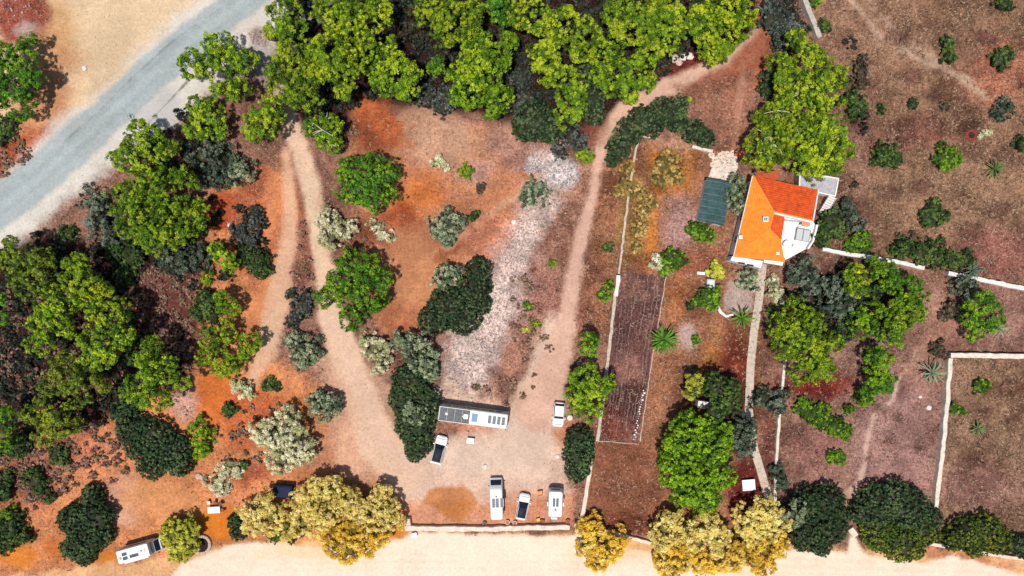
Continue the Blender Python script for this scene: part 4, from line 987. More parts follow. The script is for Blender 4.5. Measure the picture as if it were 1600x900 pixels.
shrub('small dark shrub under the cream tamarisk near the white table', 1.8, [(368,818,14),(372,832,14)])
shrub('dark green growth at the foot of the cream tamarisks', 1.4, [(430,836,14),(452,834,14),(470,832,10)], 'greendk')
tamarisk('soft yellow green tamarisk next to the stone ring', 4, [(278,838,30),(280,855,24),(265,830,18),(292,830,18)], 'tamgrn')
tamarisk('pale ghostly tamarisk standing in the western clearing', 4.5, [(452,652,20),(424,682,26),(458,688,26),(438,722,22),(482,700,18),(405,672,18),(472,718,14)], 'pale')
shrub('pale feathery bush at the back of the clearing with the table', 1.8, [(352,740,18),(335,752,16),(370,735,12),(345,765,12)], 'pale')
shrub('small dark bush at the tip of the pale feathery bush', 1, [(383,727,8)], 'greendk', woody=False)
# middle: olives and dark shrubs
olive('pale olive beside the track above the bright round pine', 3, [(512,342,18),(514,372,20),(535,360,16),(550,352,10)], 'pale')
shrub('pale dry bush above the bright round pine', 1.2, [(585,355,13),(600,372,9),(612,368,8)], 'pale')
pine('bright round pine in the middle of the track fork', 7, [(550,422,36),(560,460,42),(595,440,20),(510,465,18),(545,500,22),(575,420,22),(530,440,24)], 'pinedeep')
olive('round olive with tufted crown in the orange clearing', 3, [(700,352,26),(688,362,16),(715,348,16),(700,375,14)])
shrub('tiny dark bush beside the round olive', .9, [(740,336,9)], 'greendk', woody=False)
olive('olive standing alone above the gravel', 3, [(833,304,22),(845,300,14),(822,312,14)])
shrub('small round green bush in the tan patch of the clearing', .9, [(726,265,12)], 'pinelime')
shrub('low dark bush below the small round green bush', .7, [(752,293,9)], 'brown', woody=False)
shrub('pale silver bush on the tan patch above the clearing', .9, [(682,255,14),(694,262,8)], 'pale', woody=False)
shrub('large dark kidney shaped shrub beside the gravel', 3.2, [(748,422,22),(742,450,28),(700,480,36),(725,495,30),(678,500,26),(750,475,18)])
olive('olive sprouting at the inner bend of the kidney shaped shrub', 3.4, [(697,432,20),(685,440,12),(710,425,12)])
olive('grey olive pair overhanging the long dark hedge', 3.4, [(640,535,22),(662,552,24),(668,578,18),(625,530,14),(650,565,16)])
shrub('long dark hedge shrub that ends beside the white car', 3, [(660,575,28),(640,600,32),(655,630,34),(632,625,28),(648,665,34),(652,695,24),(648,710,14)])
olive('small olive poking through the long dark hedge', 4.6, [(648,648,17),(640,640,10)])
tamarisk('pale straw bush right of the track above the olives', 2.6, [(586,545,20),(592,565,18),(575,530,14),(600,550,12)], 'pale')
olive('round olive at the corner of the two tracks', 3, [(472,546,26),(460,535,16),(486,555,16),(470,565,14)])
shrub('greyish bush with bare twigs between the tracks', 1.6, [(472,480,18),(478,465,14),(458,500,14),(455,460,10)], 'grey')
olive('round olive west of the wide track', 3, [(506,634,26),(490,628,16),(520,640,16)])
# western wood
pine('pine below the road at the upper left of the western wood', 10, [(28,395,30),(58,412,26),(38,440,26),(70,440,20),(15,420,20)], 'pinedull')
pine('pine in the heart of the western wood', 10, [(85,478,30),(62,505,24),(60,535,20),(95,510,18)], 'pine')
pine('pine with ragged eastern tips below the big round pine', 10, [(118,418,22),(132,448,28),(160,455,16),(105,440,18),(140,475,18)], 'pine')
pine('bright topped pine in the middle of the western wood', 11, [(165,498,26),(185,480,18),(150,535,32),(185,525,22),(140,562,20),(160,560,20)], 'pine')
pine('pine spreading above the great dark shrub', 10, [(95,582,28),(122,602,32),(148,598,20),(80,605,18)], 'pinedull')
pine('bright pine leaning over the great dark shrub', 10, [(225,560,24),(245,582,28),(215,610,28),(262,572,20),(240,625,22),(282,600,12),(240,540,16)], 'pine')
pine('dull green pine at the southern rim of the western wood', 7, [(60,642,26),(95,662,26),(72,678,20),(110,645,20)], 'pinedull')
pine('pine cut by the left edge in the lower wood', 7, [(6,655,20),(0,690,18)], 'pinedeep')
pine('pine cut by the left edge in the shaded wood', 7, [(0,500,10),(4,470,8)], 'pinedeep')
pine('young pine at the eastern rim of the western wood, upper one', 5, [(352,475,18),(345,462,10),(365,485,10)], 'pinelime')
pine('young pine cluster beside the orange track', 5, [(348,515,22),(325,530,18),(340,560,22),(365,572,18),(320,560,14),(350,580,14)], 'pine')
pine('yellow lime young pine touching the orange track', 4.5, [(386,540,18),(378,555,12),(392,528,10)], 'pinelime')
pine('young lime pine between dark shrubs below the big round pine', 5, [(345,400,18),(338,388,12),(358,412,12)], 'pinelime')
shrub('tiny lime bush among dark shrubs near the round pine', 1.2, [(322,433,10)], 'pinelime')
shrub('dark rounded shrub on the left side of the orange track', 2.4, [(402,410,22),(410,425,14),(385,400,18)], 'greendk')
shrub('grey dark shrub above the rounded one by the orange track', 2.2, [(392,375,18),(375,365,16),(398,350,14),(400,332,12)], 'grey')
shrub('dark shrub hugging the south side of the big round pine', 2.4, [(278,405,24),(308,402,22),(255,398,16)], 'olivedk')
shrub('dark shrub in the shaded brown hollow', 2.2, [(322,470,22),(330,490,16),(310,488,14)], 'greendk')
shrub('shaded dark shrub beneath the upper pines of the western wood', 2.2, [(205,400,24),(195,430,18),(178,395,18)], 'greendk')
shrub('shaded bush in the hollow between the bright pines', 2, [(205,560,16),(205,535,14),(200,500,14)], 'greendk')
shrub('great dark shrub at the edge of the orange clearing', 3.2, [(190,645,20),(205,670,28),(238,685,32),(268,705,30),(235,725,26),(278,725,22),(215,700,22),(200,635,18)], 'lentisk')
shrub('bright lime bush beside the great dark shrub', 2.2, [(306,668,18),(318,690,20),(312,705,12)], 'pinelime')
shrub('small round dark bush on orange earth', 1.2, [(357,640,14)], 'greendk')
shrub('pale straw bush above the small round dark bush', 1.3, [(380,606,16),(392,612,12),(370,600,10)], 'pale')
shrub('dark tuft between the pale straw bush and the olive', 1, [(420,600,13),(432,606,8)], 'greendk', woody=False)
shrub('big dark shrub near the white motorhome', 3.4, [(142,775,18),(112,812,26),(146,810,30),(130,845,32),(158,838,18),(112,858,20),(130,870,16)], 'lentisk')
shrub('round dark bush in the western scrub, larger of two', 1.8, [(52,748,18),(60,760,14)], 'greendk')
shrub('little dark bush at the foot of the larger round one', 1.1, [(78,778,11)], 'greendk')
shrub('dark oval bush below the dull green pine', 1.6, [(90,712,17),(98,718,10)], 'greendk')
shrub('dark bush at the left edge under the lower wood', 1.8, [(25,695,20),(10,700,16),(40,692,10)], 'greendk')
shrub('dark shrub in the bottom left corner', 2.4, [(12,828,26),(38,838,14),(5,850,20),(20,808,14)], 'greendk')
shrub('small lime bush in the bottom left corner', 1.6, [(10,804,11)], 'pinelime')
shrub('deep dark shrub at the left edge above the corner', 2, [(2,770,20),(8,745,14)], 'greendk')
shrub('dark green bush in front of the roadside hollow', 1.4, [(108,366,13),(98,360,8)], 'greendk')

# plants with long fronds: every frond a part
def frond_mesh(L, w, n=7, col=(.1,.2,.02)):
    vs = []; fs = []; cs = []
    for i in range(n+1):
        t = i/n; x = L*t*(1-.12*t); z = L*(.55*t - .75*t*t); ww = w*(.35+1.3*t)*(1-t)**.6 + .01
        vs += [(x, -ww, z-.25*ww), (x, 0, z), (x, ww, z-.25*ww)]
    f = []
    for i in range(n):
        a = 3*i; f += [(a, a+3, a+4, a+1), (a+1, a+4, a+5, a+2)]
    c = np.array([(*[k*random.uniform(.8, 1.2) for k in col], 1) for _ in vs])
    return np_mesh('frond', np.array(vs), np.array(f), c)
def palm(label, u, v, r, n, col, stem=.3, group='plants with long fronds'):
    x, y = W(u, v, stem+.5); root = empty('fan_palm', (x, y, gz(x, y))); tag(root, label, 'palm', group)
    L = r/10*1.3; ms = [frond_mesh(L*k, .045*r/10+.05, col=tuple(q*s for q in col)) for k, s in ((1, 1), (.85, 1.25), (.7, .8))]
    prof = [(.16,-.1),(.14,stem*.5),(.17,stem),(.08,stem+.12)]
    MB().lathe((0,0), prof, 9).build('trunk', M_BARK, root)
    for i in range(n):
        o = link('frond', ms[i % 3], M_LEAF, root, (0, 0, stem)); o.rotation_euler = (random.uniform(-.2,.2), -random.uniform(.0, .8) if i % 3 else -random.uniform(.6, 1.0), i*2.399+random.uniform(-.2,.2))
palm('spiky green shrub with long leaves right of the ploughed bed', 1036, 531, 25, 46, (.09,.19,.02), .3)
shrub('low green clump among the spiky leaves right of the ploughed bed', 1.3, [(1036,531,15),(1044,524,9),(1028,538,9)], 'green')
palm('palm with broad green fronds beside the path and patio', 1160, 497, 19, 26, (.11,.20,.02), 1.2)
palm('silvery palm at the corner of the cream walls', 1457, 582, 21, 26, (.20,.24,.15), .8)
palm('grey green palm growing over the white wall', 1521, 422, 17, 22, (.10,.14,.09), .8)
palm('pale palm fronds springing from the round lone pine', 1562, 513, 16, 20, (.20,.25,.14), 1.6)
palm('spiky pale tussock inside the cream walled plot', 1528, 670, 13, 26, (.13,.16,.06), .15)
palm('spiky rosette with a green foot in the brown field', 1555, 264, 17, 30, (.12,.16,.05), .25)
palm('ashen spiky plant above the ploughed bed', 1040, 417, 16, 30, (.24,.27,.17), .2)
# ------------------------------------------------------------------ vehicles
M_PAINT = mat('white_paint', (0.66, 0.65, 0.63), 0.4, spec=.35, noise=.12, nscale=1.5)
M_PAINT_C = mat('cream_paint', (0.58, 0.59, 0.51), 0.45, spec=.4, noise=.12, nscale=2)
M_BLACK = mat('black_paint', (0.012, 0.016, 0.026), 0.5, spec=.08)
M_TYRE = mat('tyre_rubber', (0.02, 0.02, 0.02), 0.9); M_RIM = mat('wheel_rim', (0.35, 0.35, 0.36), 0.35, metal=.8)
M_SOLAR = mat('solar_cell', (0.022, 0.034, 0.06), 0.4, spec=.25, noise=.2, nscale=9)
M_ALU = mat('aluminium', (0.42, 0.43, 0.44), 0.5, metal=.3)
M_LAMP = mat('lamp_glass', (0.6, 0.62, 0.63), 0.15, spec=.6); M_TAIL = mat('tail_lamp', (0.35, 0.01, 0.01), 0.25, spec=.5)
M_NAVY = mat('navy_tarp', (0.010, 0.016, 0.04), 0.9, noise=.25)
M_BUSGREY = mat('roof_felt', (0.12, 0.12, 0.12), 0.8, noise=.35, nscale=3)

def rrect(xb, xf, hw, r, z, n=4):
    r = max(.01, min(r, hw*.98, (xf-xb)*.49)); P = []
    for (cx, cy, a0) in ((xf-r, hw-r, 0), (xb+r, hw-r, 90), (xb+r, -hw+r, 180), (xf-r, -hw+r, 270)):
        for k in range(n+1):
            a = math.radians(a0 + 90*k/n); P.append((cx+r*math.cos(a), cy+r*math.sin(a), z))
    return P
def rloft(layers, n=4):
    return MB().loft([rrect(xb, xf, hw, r, z, n) for (z, xb, xf, hw, r) in layers])

def wheel(parent, x, y, R=.33, w=.22):
    L = lambda r, yy: [(x+r*math.cos(2*math.pi*k/16), yy, R+r*math.sin(2*math.pi*k/16)) for k in range(16)]
    s = 1 if y > 0 else -1
    t = MB().loft([L(R*.55, y-s*w), L(R*.94, y-s*w), L(R, y-s*w*.8), L(R, y-s*w*.2), L(R*.94, y), L(R*.6, y)]).build('wheel', M_TYRE, parent)
    MB().loft([L(R*.58, y-s*.02), L(R*.5, y+s*.004), L(R*.12, y-s*.02)]).build('rim', M_RIM, t)

def solar(parent, x0, x1, y0, y1, z, name='solar_panel'):
    p = MB().box(x0, x1, y0, y1, z, z+.04).build(name, M_SOLAR, parent)
    f = MB(); e = .018
    f.box(x0-e, x1+e, y0-e, y0, z-.01, z+.055); f.box(x0-e, x1+e, y1, y1+e, z-.01, z+.055); f.box(x0-e, x0, y0, y1, z-.01, z+.055); f.box(x1, x1+e, y0, y1, z-.01, z+.055)
    n = max(2, int((x1-x0)/.3)) if (x1-x0) > (y1-y0) else max(2, int((y1-y0)/.3))
    f.build('panel_frame', M_ALU, p)
    g = MB()
    for i in range(1, n):
        if (x1-x0) > (y1-y0): xx = x0+(x1-x0)*i/n; g.box(xx-.004, xx+.004, y0, y1, z+.0405, z+.046)
        else: yy = y0+(y1-y0)*i/n; g.box(x0, x1, yy-.004, yy+.004, z+.0405, z+.046)
    g.build('cell_line', M_ALU, p)

def head_of(u, v, z, ang):
    x, y = W(u, v, z); return empty, (x, y, gz(x, y)), ang

def car(label, u, v, L, Wd, heading, roof_mat, hood_z=.92, roof_z=1.5, cab=(-.40, .22), roofx=(-.27, .06), name='car'):
    """heading: degrees counter-clockwise from +X; nose along local +x"""
    x, y = W(u, v, .8); root = empty(name, (x, y, gz(x, y)), math.radians(heading)); tag(root, label, 'car', 'cars parked in the clearing')
    a, h = L/2, Wd/2
    body = rloft([(.22,-a+.12,a-.10,h-.1,.35),(.34,-a+.02,a-.02,h-.02,.42),(.55,-a,a,h,.5),(.74,-a+.02,a-.06,h-.01,.52),(hood_z-.06,-a+.06,a-.22,h-.05,.5),(hood_z,-a+.14,a-.42,h-.12,.45)], 5)
    body.build('body', M_PAINT, root, smooth=True)
    xb, xf = cab[0]*L, cab[1]*L; rb, rf = roofx[0]*L, roofx[1]*L; hb, hr = h-.10, h-.24; z0, z1 = hood_z-.02, roof_z
    # four corner pillars
    for s in (-1, 1):
        MB().tube([(xf, s*hb, z0), (rf, s*hr, z1-.03)], [.045,.04], 6).build('pillar', M_PAINT, root)
        MB().tube([(xb, s*hb, z0), (rb, s*hr, z1-.03)], [.07,.05], 6).build('pillar', M_PAINT, root)
        o = MB().loft([[(xf,s*hb,z0),(xb,s*hb,z0),(rb,s*hr,z1-.05),(rf,s*hr,z1-.05)], [(xf,s*(hb-.03),z0),(xb,s*(hb-.03),z0),(rb,s*(hr-.03),z1-.05),(rf,s*(hr-.03),z1-.05)]]).build('side_window', M_GLASS, root)
        xm = (xf+xb)/2; MB().tube([(xm, s*(hb+.01), z0), ((rf+rb)/2, s*(hr+.01), z1-.05)], [.035,.03], 6).build('pillar', M_PAINT, o)
        m = rloft([(.0,-.07,.07,.11,.05),(.06,-.09,.09,.13,.06),(.14,-.06,.06,.1,.05)]).build('wing_mirror', M_PAINT, root, (xf-.08, s*(h+.09), z0-.02))
        MB().box(a-.42, a-.16, s*(h-.34)-.15, s*(h-.34)+.15, hood_z-.26, hood_z-.1, .05).build('headlight', M_LAMP, root)
        MB().box(-a+.02, -a+.16, s*(h-.26)-.13, s*(h-.26)+.13, .66, .84, .04).build('tail_light', M_TAIL, root)
        for xx in (a-.80, -a+.75): wheel(root, xx, s*(h+.005))
    MB().loft([[(xf,hb,z0),(rf,hr,z1-.03),(rf,-hr,z1-.03),(xf,-hb,z0)], [(xf-.04,hb,z0-.02),(rf-.04,hr,z1-.05),(rf-.04,-hr,z1-.05),(xf-.04,-hb,z0-.02)]]).build('windscreen', M_GLASS, root)
    MB().loft([[(xb,hb,z0),(rb,hr,z1-.03),(rb,-hr,z1-.03),(xb,-hb,z0)], [(xb+.04,hb,z0-.02),(rb+.04,hr,z1-.05),(rb+.04,-hr,z1-.05),(xb+.04,-hb,z0-.02)]]).build('rear_window', M_GLASS, root)
    r = rloft([(z1-.05,rb-.06,rf+.06,hr+.03,.16),(z1-.01,rb-.05,rf+.05,hr+.02,.18),(z1+.03,rb+.12,rf-.12,hr-.14,.2)], 4).build('roof', roof_mat, root, smooth=True)
    if roof_mat is not M_PAINT:
        for s in (-1, 1): MB().tube([(rb, s*(hr+.02), z1-.01), (rf, s*(hr+.02), z1-.01)], [.035,.035], 6).build('roof_rail', M_PAINT, r)
        rloft([(z1+.012,rb-.02,rf+.02,hr-.05,.14),(z1+.045,rb+.02,rf-.02,hr-.09,.16)], 4).build('sunroof', roof_mat, r, smooth=True)
    MB().box(a-.50, a-.44, -h+.3, h-.3, hood_z+.001, hood_z+.012).build('wiper', M_DARK, root)
    MB().box(a-.05, a+.02, -.45, .45, .42, .56, .02).build('grille', M_DARK, root)
    return root

car('white car with dark panoramic roof beside the long dark hedge', 686, 703, 4.5, 1.85, 90-15, M_BLACK, roof_z=1.6, cab=(-.44,.20), roofx=(-.34,.07))
car('small all white car near the waste bin and bright pine', 873, 648, 3.9, 1.8, 270-5, M_PAINT, roof_z=1.5, cab=(-.45,.16), roofx=(-.36,.02))
car('white car with black roof between the camper van and the caravan', 817, 792, 4.2, 1.8, 90-11, M_BLACK, roof_z=1.45, cab=(-.42,.2), roofx=(-.36,.02))

def side_glass(root, x0, x1, hw, z0, z1, n, name='window'):
    for s in (-1, 1):
        for i in range(n):
            p, q = x0+(x1-x0)*i/n+.06, x0+(x1-x0)*(i+1)/n-.06
            MB().box(p, q, *sorted((s*hw, s*(hw+.02))), z0, z1).build(name, M_GLASS, root)

def roof_dome(root, x, y, z, r, m, name='roof_vent'):
    MB().lathe((x, y), [(r,z),(r,z+.06),(r*.8,z+.12),(r*.3,z+.16),(0,z+.165)], 14).build(name, m, root, smooth=True)

# camper van with three panels
x, y = W(775.5, 781, 2.2); cv = empty('camper_van', (x, y, gz(x, y)), math.radians(92)); tag(cv, 'white camper van with three solar panels parked facing away from the beach', 'camper van')
rloft([(.28,-2.95,2.75,.92,.3),(.5,-3.0,2.98,1.0,.4),(1.0,-3.0,2.95,1.0,.42),(1.15,-3.0,2.75,1.0,.4),(1.9,-3.0,2.1,.99,.28),(2.35,-2.98,1.82,.95,.3),(2.52,-2.9,1.65,.85,.3),(2.56,-2.6,1.4,.6,.25)], 5).build('body', M_PAINT, cv, smooth=True)
MB().loft([[(2.74,.84,1.2),(2.16,.8,1.88),(2.16,-.8,1.88),(2.74,-.84,1.2)],[(2.78,.84,1.24),(2.2,.8,1.92),(2.2,-.8,1.92),(2.78,-.84,1.24)]]).build('windscreen', M_GLASS, cv)
side_glass(cv, 1.2, 2.1, .995, 1.25, 1.8, 1, 'cab_window'); side_glass(cv, -2.2, .4, .995, 1.3, 1.8, 2)
for s in (-1, 1):
    rloft([(.0,-.07,.07,.12,.05),(.2,-.06,.06,.1,.05)]).build('wing_mirror', M_DARK, cv, (1.95, s*1.14, 1.35))
    MB().box(2.78, 2.96, s*.72-.18, s*.72+.18, .75, .95, .04).build('headlight', M_LAMP, cv)
    MB().box(-3.03, -2.98, s*.85-.08, s*.85+.08, .8, 1.3, .02).build('tail_light', M_TAIL, cv)
    for xx in (1.95, -1.9): wheel(cv, xx, s*1.0, .36, .24)
roof_dome(cv, .6, -.02, 2.54, .17, M_GREY)
for yy in (.42, -.14, -.83): solar(cv, -1.05, .3, yy-.23, yy+.23, 2.62)
MB().box(-.9, .15, -1.12, -.58, 2.50, 2.56).box(-.5, -.3, -.95, -.4, 2.40, 2.50).build('panel_bracket', M_ALU, cv)

# motorhome in the west
x, y = W(214, 863, 2.4); mh = empty('motorhome', (x, y, gz(x, y)), math.radians(15.5)); tag(mh, 'white motorhome with solar panels next to the big dark shrub', 'motorhome')
rloft([(.35,-2.95,1.9,1.0,.12),(.5,-3.0,2.0,1.05,.15),(2.5,-3.0,2.0,1.05,.18),(2.72,-2.92,1.95,.98,.25),(2.78,-2.7,1.7,.8,.25)], 4).build('body', M_PAINT, mh, smooth=True)
rloft([(.3,1.95,3.0,.9,.3),(.6,1.95,3.1,.97,.35),(1.05,1.95,3.05,.97,.35),(1.15,1.95,2.85,.96,.3),(1.75,1.95,2.35,.9,.2),(1.95,1.95,2.2,.85,.2)], 4).build('cab', M_PAINT, mh, smooth=True)
MB().loft([[(2.86,.85,1.18),(2.4,.8,1.75),(2.4,-.8,1.75),(2.86,-.85,1.18)],[(2.90,.85,1.21),(2.44,.8,1.79),(2.44,-.8,1.79),(2.90,-.85,1.21)]]).build('windscreen', M_GLASS, mh)
MB().box(2.02, 2.3, -.84, .84, 1.955, 1.98).build('cab_roof', M_DARK, mh)
side_glass(mh, -2.4, 1.4, 1.05, 1.3, 1.9, 3)
for (a, b, c, d) in ((-2.05,-1.35,.1,.55), (-2.05,-1.35,-.55,-.08), (-.95,-.3,-.48,-.03), (-.28,.37,-.48,-.03)): solar(mh, a, b, c, d, 2.82)
roof_dome(mh, -2.5, -.2, 2.78, .22, M_ALU); roof_dome(mh, .9, .1, 2.78, .2, M_ALU)
MB().tube([(1.2,-.25,2.82),(1.45,.0,2.84),(1.5,.45,2.82)], [.03,.03,.03], 6).build('cable', M_GREY, mh)
MB().box(-2.2, 1.6, -1.22, -1.06, 2.35, 2.5, .03).build('awning_case', M_ALU, mh)
for s in (-1, 1):
    rloft([(.0,-.07,.07,.12,.05),(.2,-.06,.06,.1,.05)]).build('wing_mirror', M_DARK, mh, (2.6, s*1.12, 1.3))
    MB().box(2.95, 3.1, s*.7-.17, s*.7+.17, .7, .9, .04).build('headlight', M_LAMP, mh)
    MB().box(-3.03, -2.98, s*.85-.08, s*.85+.08, .8, 1.2, .02).build('tail_light', M_TAIL, mh)
    for xx in (2.4, -1.6): wheel(mh, xx, s*.99, .36, .24)
o = MB().box(1.95, 2.9, -2.0, -1.94, .5, 1.5, .02).build('cab_door', M_PAINT, mh); o.rotation_euler = (0, 0, .35); o.location = (.55, .1, 0)

# bus
x, y = W(739, 652.5, 2.9); bus = empty('bus', (x, y, gz(x, y)), math.radians(-7.4)); tag(bus, 'long converted bus with half grey, half white roof beside the hedge', 'bus')
BL, BW = 5.3, 1.18
rloft([(.35,-BL,BL,BW-.06,.12),(.5,-BL-.02,BL+.02,BW,.18),(2.4,-BL-.02,BL+.02,BW,.2),(2.75,-BL+.03,BL-.03,BW-.06,.25),(2.86,-BL+.12,BL-.12,BW-.18,.25)], 4).build('body', M_PAINT_C, bus, smooth=True)
MB().box(-5.12, -.52, -1.0, 1.0, 2.862, 2.92, .02).build('roof_deck', M_BUSGREY, bus)
MB().box(-5.2, -.46, 1.02, 1.08, 2.80, 3.02).build('roof_rail', M_ALU, bus); MB().box(-5.2, -.46, -1.08, -1.02, 2.80, 3.02).build('roof_rail', M_ALU, bus)
for k in range(1, 4): MB().box(-5.12+k*1.15-.02, -5.12+k*1.15+.02, -.99, .99, 2.921, 2.935).build('deck_seam', M_GREY, bus)
MB().box(-.45, 5.12, -.96, .96, 2.865, 2.885, .01).build('roof_panel', M_PAINT_C, bus)
roof_dome(bus, -4.05, .08, 2.92, .24, M_PAINT, 'vent_dome')
MB().box(-1.45, -.75, -.35, .4, 2.922, 3.05, .06).box(-1.6, -1.44, -.1, .1, 2.922, 3.0, .03).build('roof_hatch', M_PAINT, bus)
MB().box(-.2, .68, -.62, .62, 2.89, 2.96, .03).build('skylight', mat('blue_skylight', (0.05, 0.16, 0.24), 0.4, spec=.2), bus)
for k in range(4): solar(bus, 2.3+k*.70, 2.3+k*.70+.5, -.55, .62, 2.93)
side_glass(bus, -4.6, 4.4, BW, 1.45, 2.15, 8)
for s in (-1, 1):
    for xx in (3.2, -2.9): wheel(bus, xx, s*(BW-.02), .48, .28)
    MB().box(BL+.0, BL+.04, s*.9-.14, s*.9+.14, .75, .95).build('headlight', M_LAMP, bus)
    rloft([(.0,-.07,.07,.12,.05),(.3,-.06,.06,.1,.05)]).build('wing_mirror', M_DARK, bus, (BL-.1, s*(BW+.18), 1.7))
MB().box(BL+.005, BL+.04, -1.0, 1.0, 1.3, 2.3).build('windscreen', M_GLASS, bus)
MB().box(4.45, 5.1, -BW-.025, -BW+.002, .45, 2.2).build('door', M_GLASS, bus)
MB().box(-5.6, -5.34, -.5, .5, .5, 1.1, .03).build('rear_box', M_DARK, bus)

# caravan
x, y = W(868, 788, 2.2); ca = empty('caravan', (x, y, gz(x, y)), math.radians(268)); tag(ca, 'white caravan with drawbar toward the front wall', 'caravan')
rloft([(.4,-2.0,1.95,1.0,.25),(.6,-2.1,2.05,1.1,.32),(1.3,-2.15,2.12,1.12,.36),(2.1,-2.08,1.98,1.1,.36),(2.4,-1.95,1.8,1.0,.36),(2.5,-1.7,1.5,.8,.34)], 5).build('body', M_PAINT, ca, smooth=True)
solar(ca, -1.0, .25, .06, .44, 2.53); solar(ca, -1.0, .25, -.46, -.08, 2.53)
roof_dome(ca, .75, 0, 2.5, .17, M_GREY)
side_glass(ca, -1.3, 1.3, 1.118, 1.25, 1.85, 2)
MB().box(2.06, 2.12, -.75, .75, 1.35, 1.95, .02).build('front_window', M_GLASS, ca); MB().box(-2.17, -2.13, -.7, .7, 1.35, 1.95).build('rear_window', M_GLASS, ca)
MB().tube([(1.9,.65,.45),(3.3,0,.45)], [.05,.05], 6).tube([(1.9,-.65,.45),(3.3,0,.45)], [.05,.05], 6).build('drawbar', M_ALU, ca)
MB().box(2.15, 2.75, -.55, .45, .5, .95, .06).build('gas_locker', M_PAINT, ca)
MB().tube([(3.05,0,.6),(3.05,0,.1)], [.04,.04], 6).build('jockey_wheel', M_DARK, ca)
for s in (-1, 1):
    wheel(ca, -.2, s*1.08, .32, .2); MB().box(-2.2, -2.14, s*.8-.08, s*.8+.08, .8, 1.05).build('tail_light', M_TAIL, ca)
    MB().box(-.3, .3, *sorted((s*1.12, s*1.3)), 2.2, 2.3, .02).build('awning_bracket', M_ALU, ca)

# trailer under the tamarisk
x, y = W(441, 768, 1.5); tl = empty('covered_trailer', (x, y, gz(x, y)), math.radians(-4)); tag(tl, 'dark navy covered trailer half hidden under the big cream tamarisk', 'trailer')
rloft([(.5,-1.5,1.5,.95,.08),(1.5,-1.48,1.48,.93,.1),(1.72,-1.3,1.3,.75,.2)]).build('cover', M_NAVY, tl, smooth=True)
MB().box(-1.55, 1.55, -.98, .98, .4, .55, .02).build('bed', M_GREY, tl)
for s in (-1, 1): wheel(tl, -.1, s*.98, .3, .18)
MB().tube([(1.5,0,.47),(2.4,0,.47)], [.05,.05], 6).build('drawbar', M_GREY, tl)

# ------------------------------------------------------------------ smaller things
def at(name, label, cat, u, v, rz=0, z=0, group=None):
    x, y = W(u, v, z); o = empty(name, (x, y, gz(x, y)+0.0), math.radians(rz)); tag(o, label, cat, group); return o
def table(label, u, v, L, Wd, rz, m=M_PAINT):
    t = at('folding_table', label, 'table', u, v, rz, .7)
    MB().box(-L/2, L/2, -Wd/2, Wd/2, .68, .73, .015).build('table_top', m, t)
    for sx in (-1, 1):
        for sy in (-1, 1): MB().tube([(sx*(L/2-.12), sy*(Wd/2-.1), 0), (sx*(L/2-.16), sy*(Wd/2-.12), .68)], [.02,.02], 6).build('leg', M_GREY, t)
    return t
table('white camping table in the orange western clearing', 334, 797, 1.9, 1.0, 3)
table('white folding table on the pale ground below the bus', 735, 689, 1.15, .85, -8)
table('white table on red earth darkened with painted tree shade beside the garden path', 1170, 758, 2.0, 1.7, 5)
def chair(label, u, v, rz, m):
    c = at('camp_chair', label, 'chair', u, v, rz, .4, 'camp chairs round the white table')
    MB().box(-.24, .24, -.24, .24, .38, .42, .01).build('seat', m, c)
    o = MB().loft([[(-.26,-.22,.42),(-.22,-.22,.42),(-.22,.22,.42),(-.26,.22,.42)],[(-.40,-.22,.88),(-.36,-.22,.88),(-.36,.22,.88),(-.40,.22,.88)]]).build('backrest', m, c)
    for sx in (-.2, .2):
        for sy in (-.2, .2): MB().tube([(sx, sy, .38), (sx*1.15, sy*1.15, 0)], [.016,.016], 5).build('leg', M_GREY, c)
M_CREAMCL = mat('cream_cloth', (.6,.52,.4), .9); M_REDCL = mat('rust_cloth', (.25,.07,.04), .9)
chair('cream camp chair above the white camping table', 326, 786, -80, M_CREAMCL)
chair('rust camp chair above the white camping table', 336, 786, -95, M_REDCL)
chair('rust camp chair at the end of the white camping table', 347, 797, 180, M_REDCL)
g = at('barbecue', 'round black barbecue next to the white camping table', 'barbecue', 343.5, 788, 0, .8)
MB().lathe((0,0), [(.05,.5),(.3,.6),(.36,.75),(.36,.78),(.30,.80),(0,.76)], 16).build('bowl', M_DARK, g, smooth=True)
for k in range(3):
    a = k*2.094; MB().tube([(.15*math.cos(a),.15*math.sin(a),.56),(.35*math.cos(a),.35*math.sin(a),0)], [.02,.02], 5).build('leg', M_GREY, g)
# stone ring (old well)
wl_ = at('stone_ring', 'round dark pit with a ring of stones beside the yellow green tamarisk', 'well', 316, 850)
for k in range(20):
    a = k*2*math.pi/20; mb = MB(); mb.box(-.22, .22, -.26, .26, 0, .45+random.uniform(-.05,.05), .07)
    mb.v = [(p+random.uniform(-.02,.02), q+random.uniform(-.02,.02), r) for p, q, r in mb.v]
    o = mb.build('stone', M_STONE, wl_); o.location = (1.32*math.cos(a), 1.32*math.sin(a), 0); o.rotation_euler = (0, 0, a)
MB().cyl((0,0), 1.12, -.4, .10, 24).build('pit', mat('near_black_pit', (.02,.008,.008), .95), wl_)  # near-black plug inside the ring
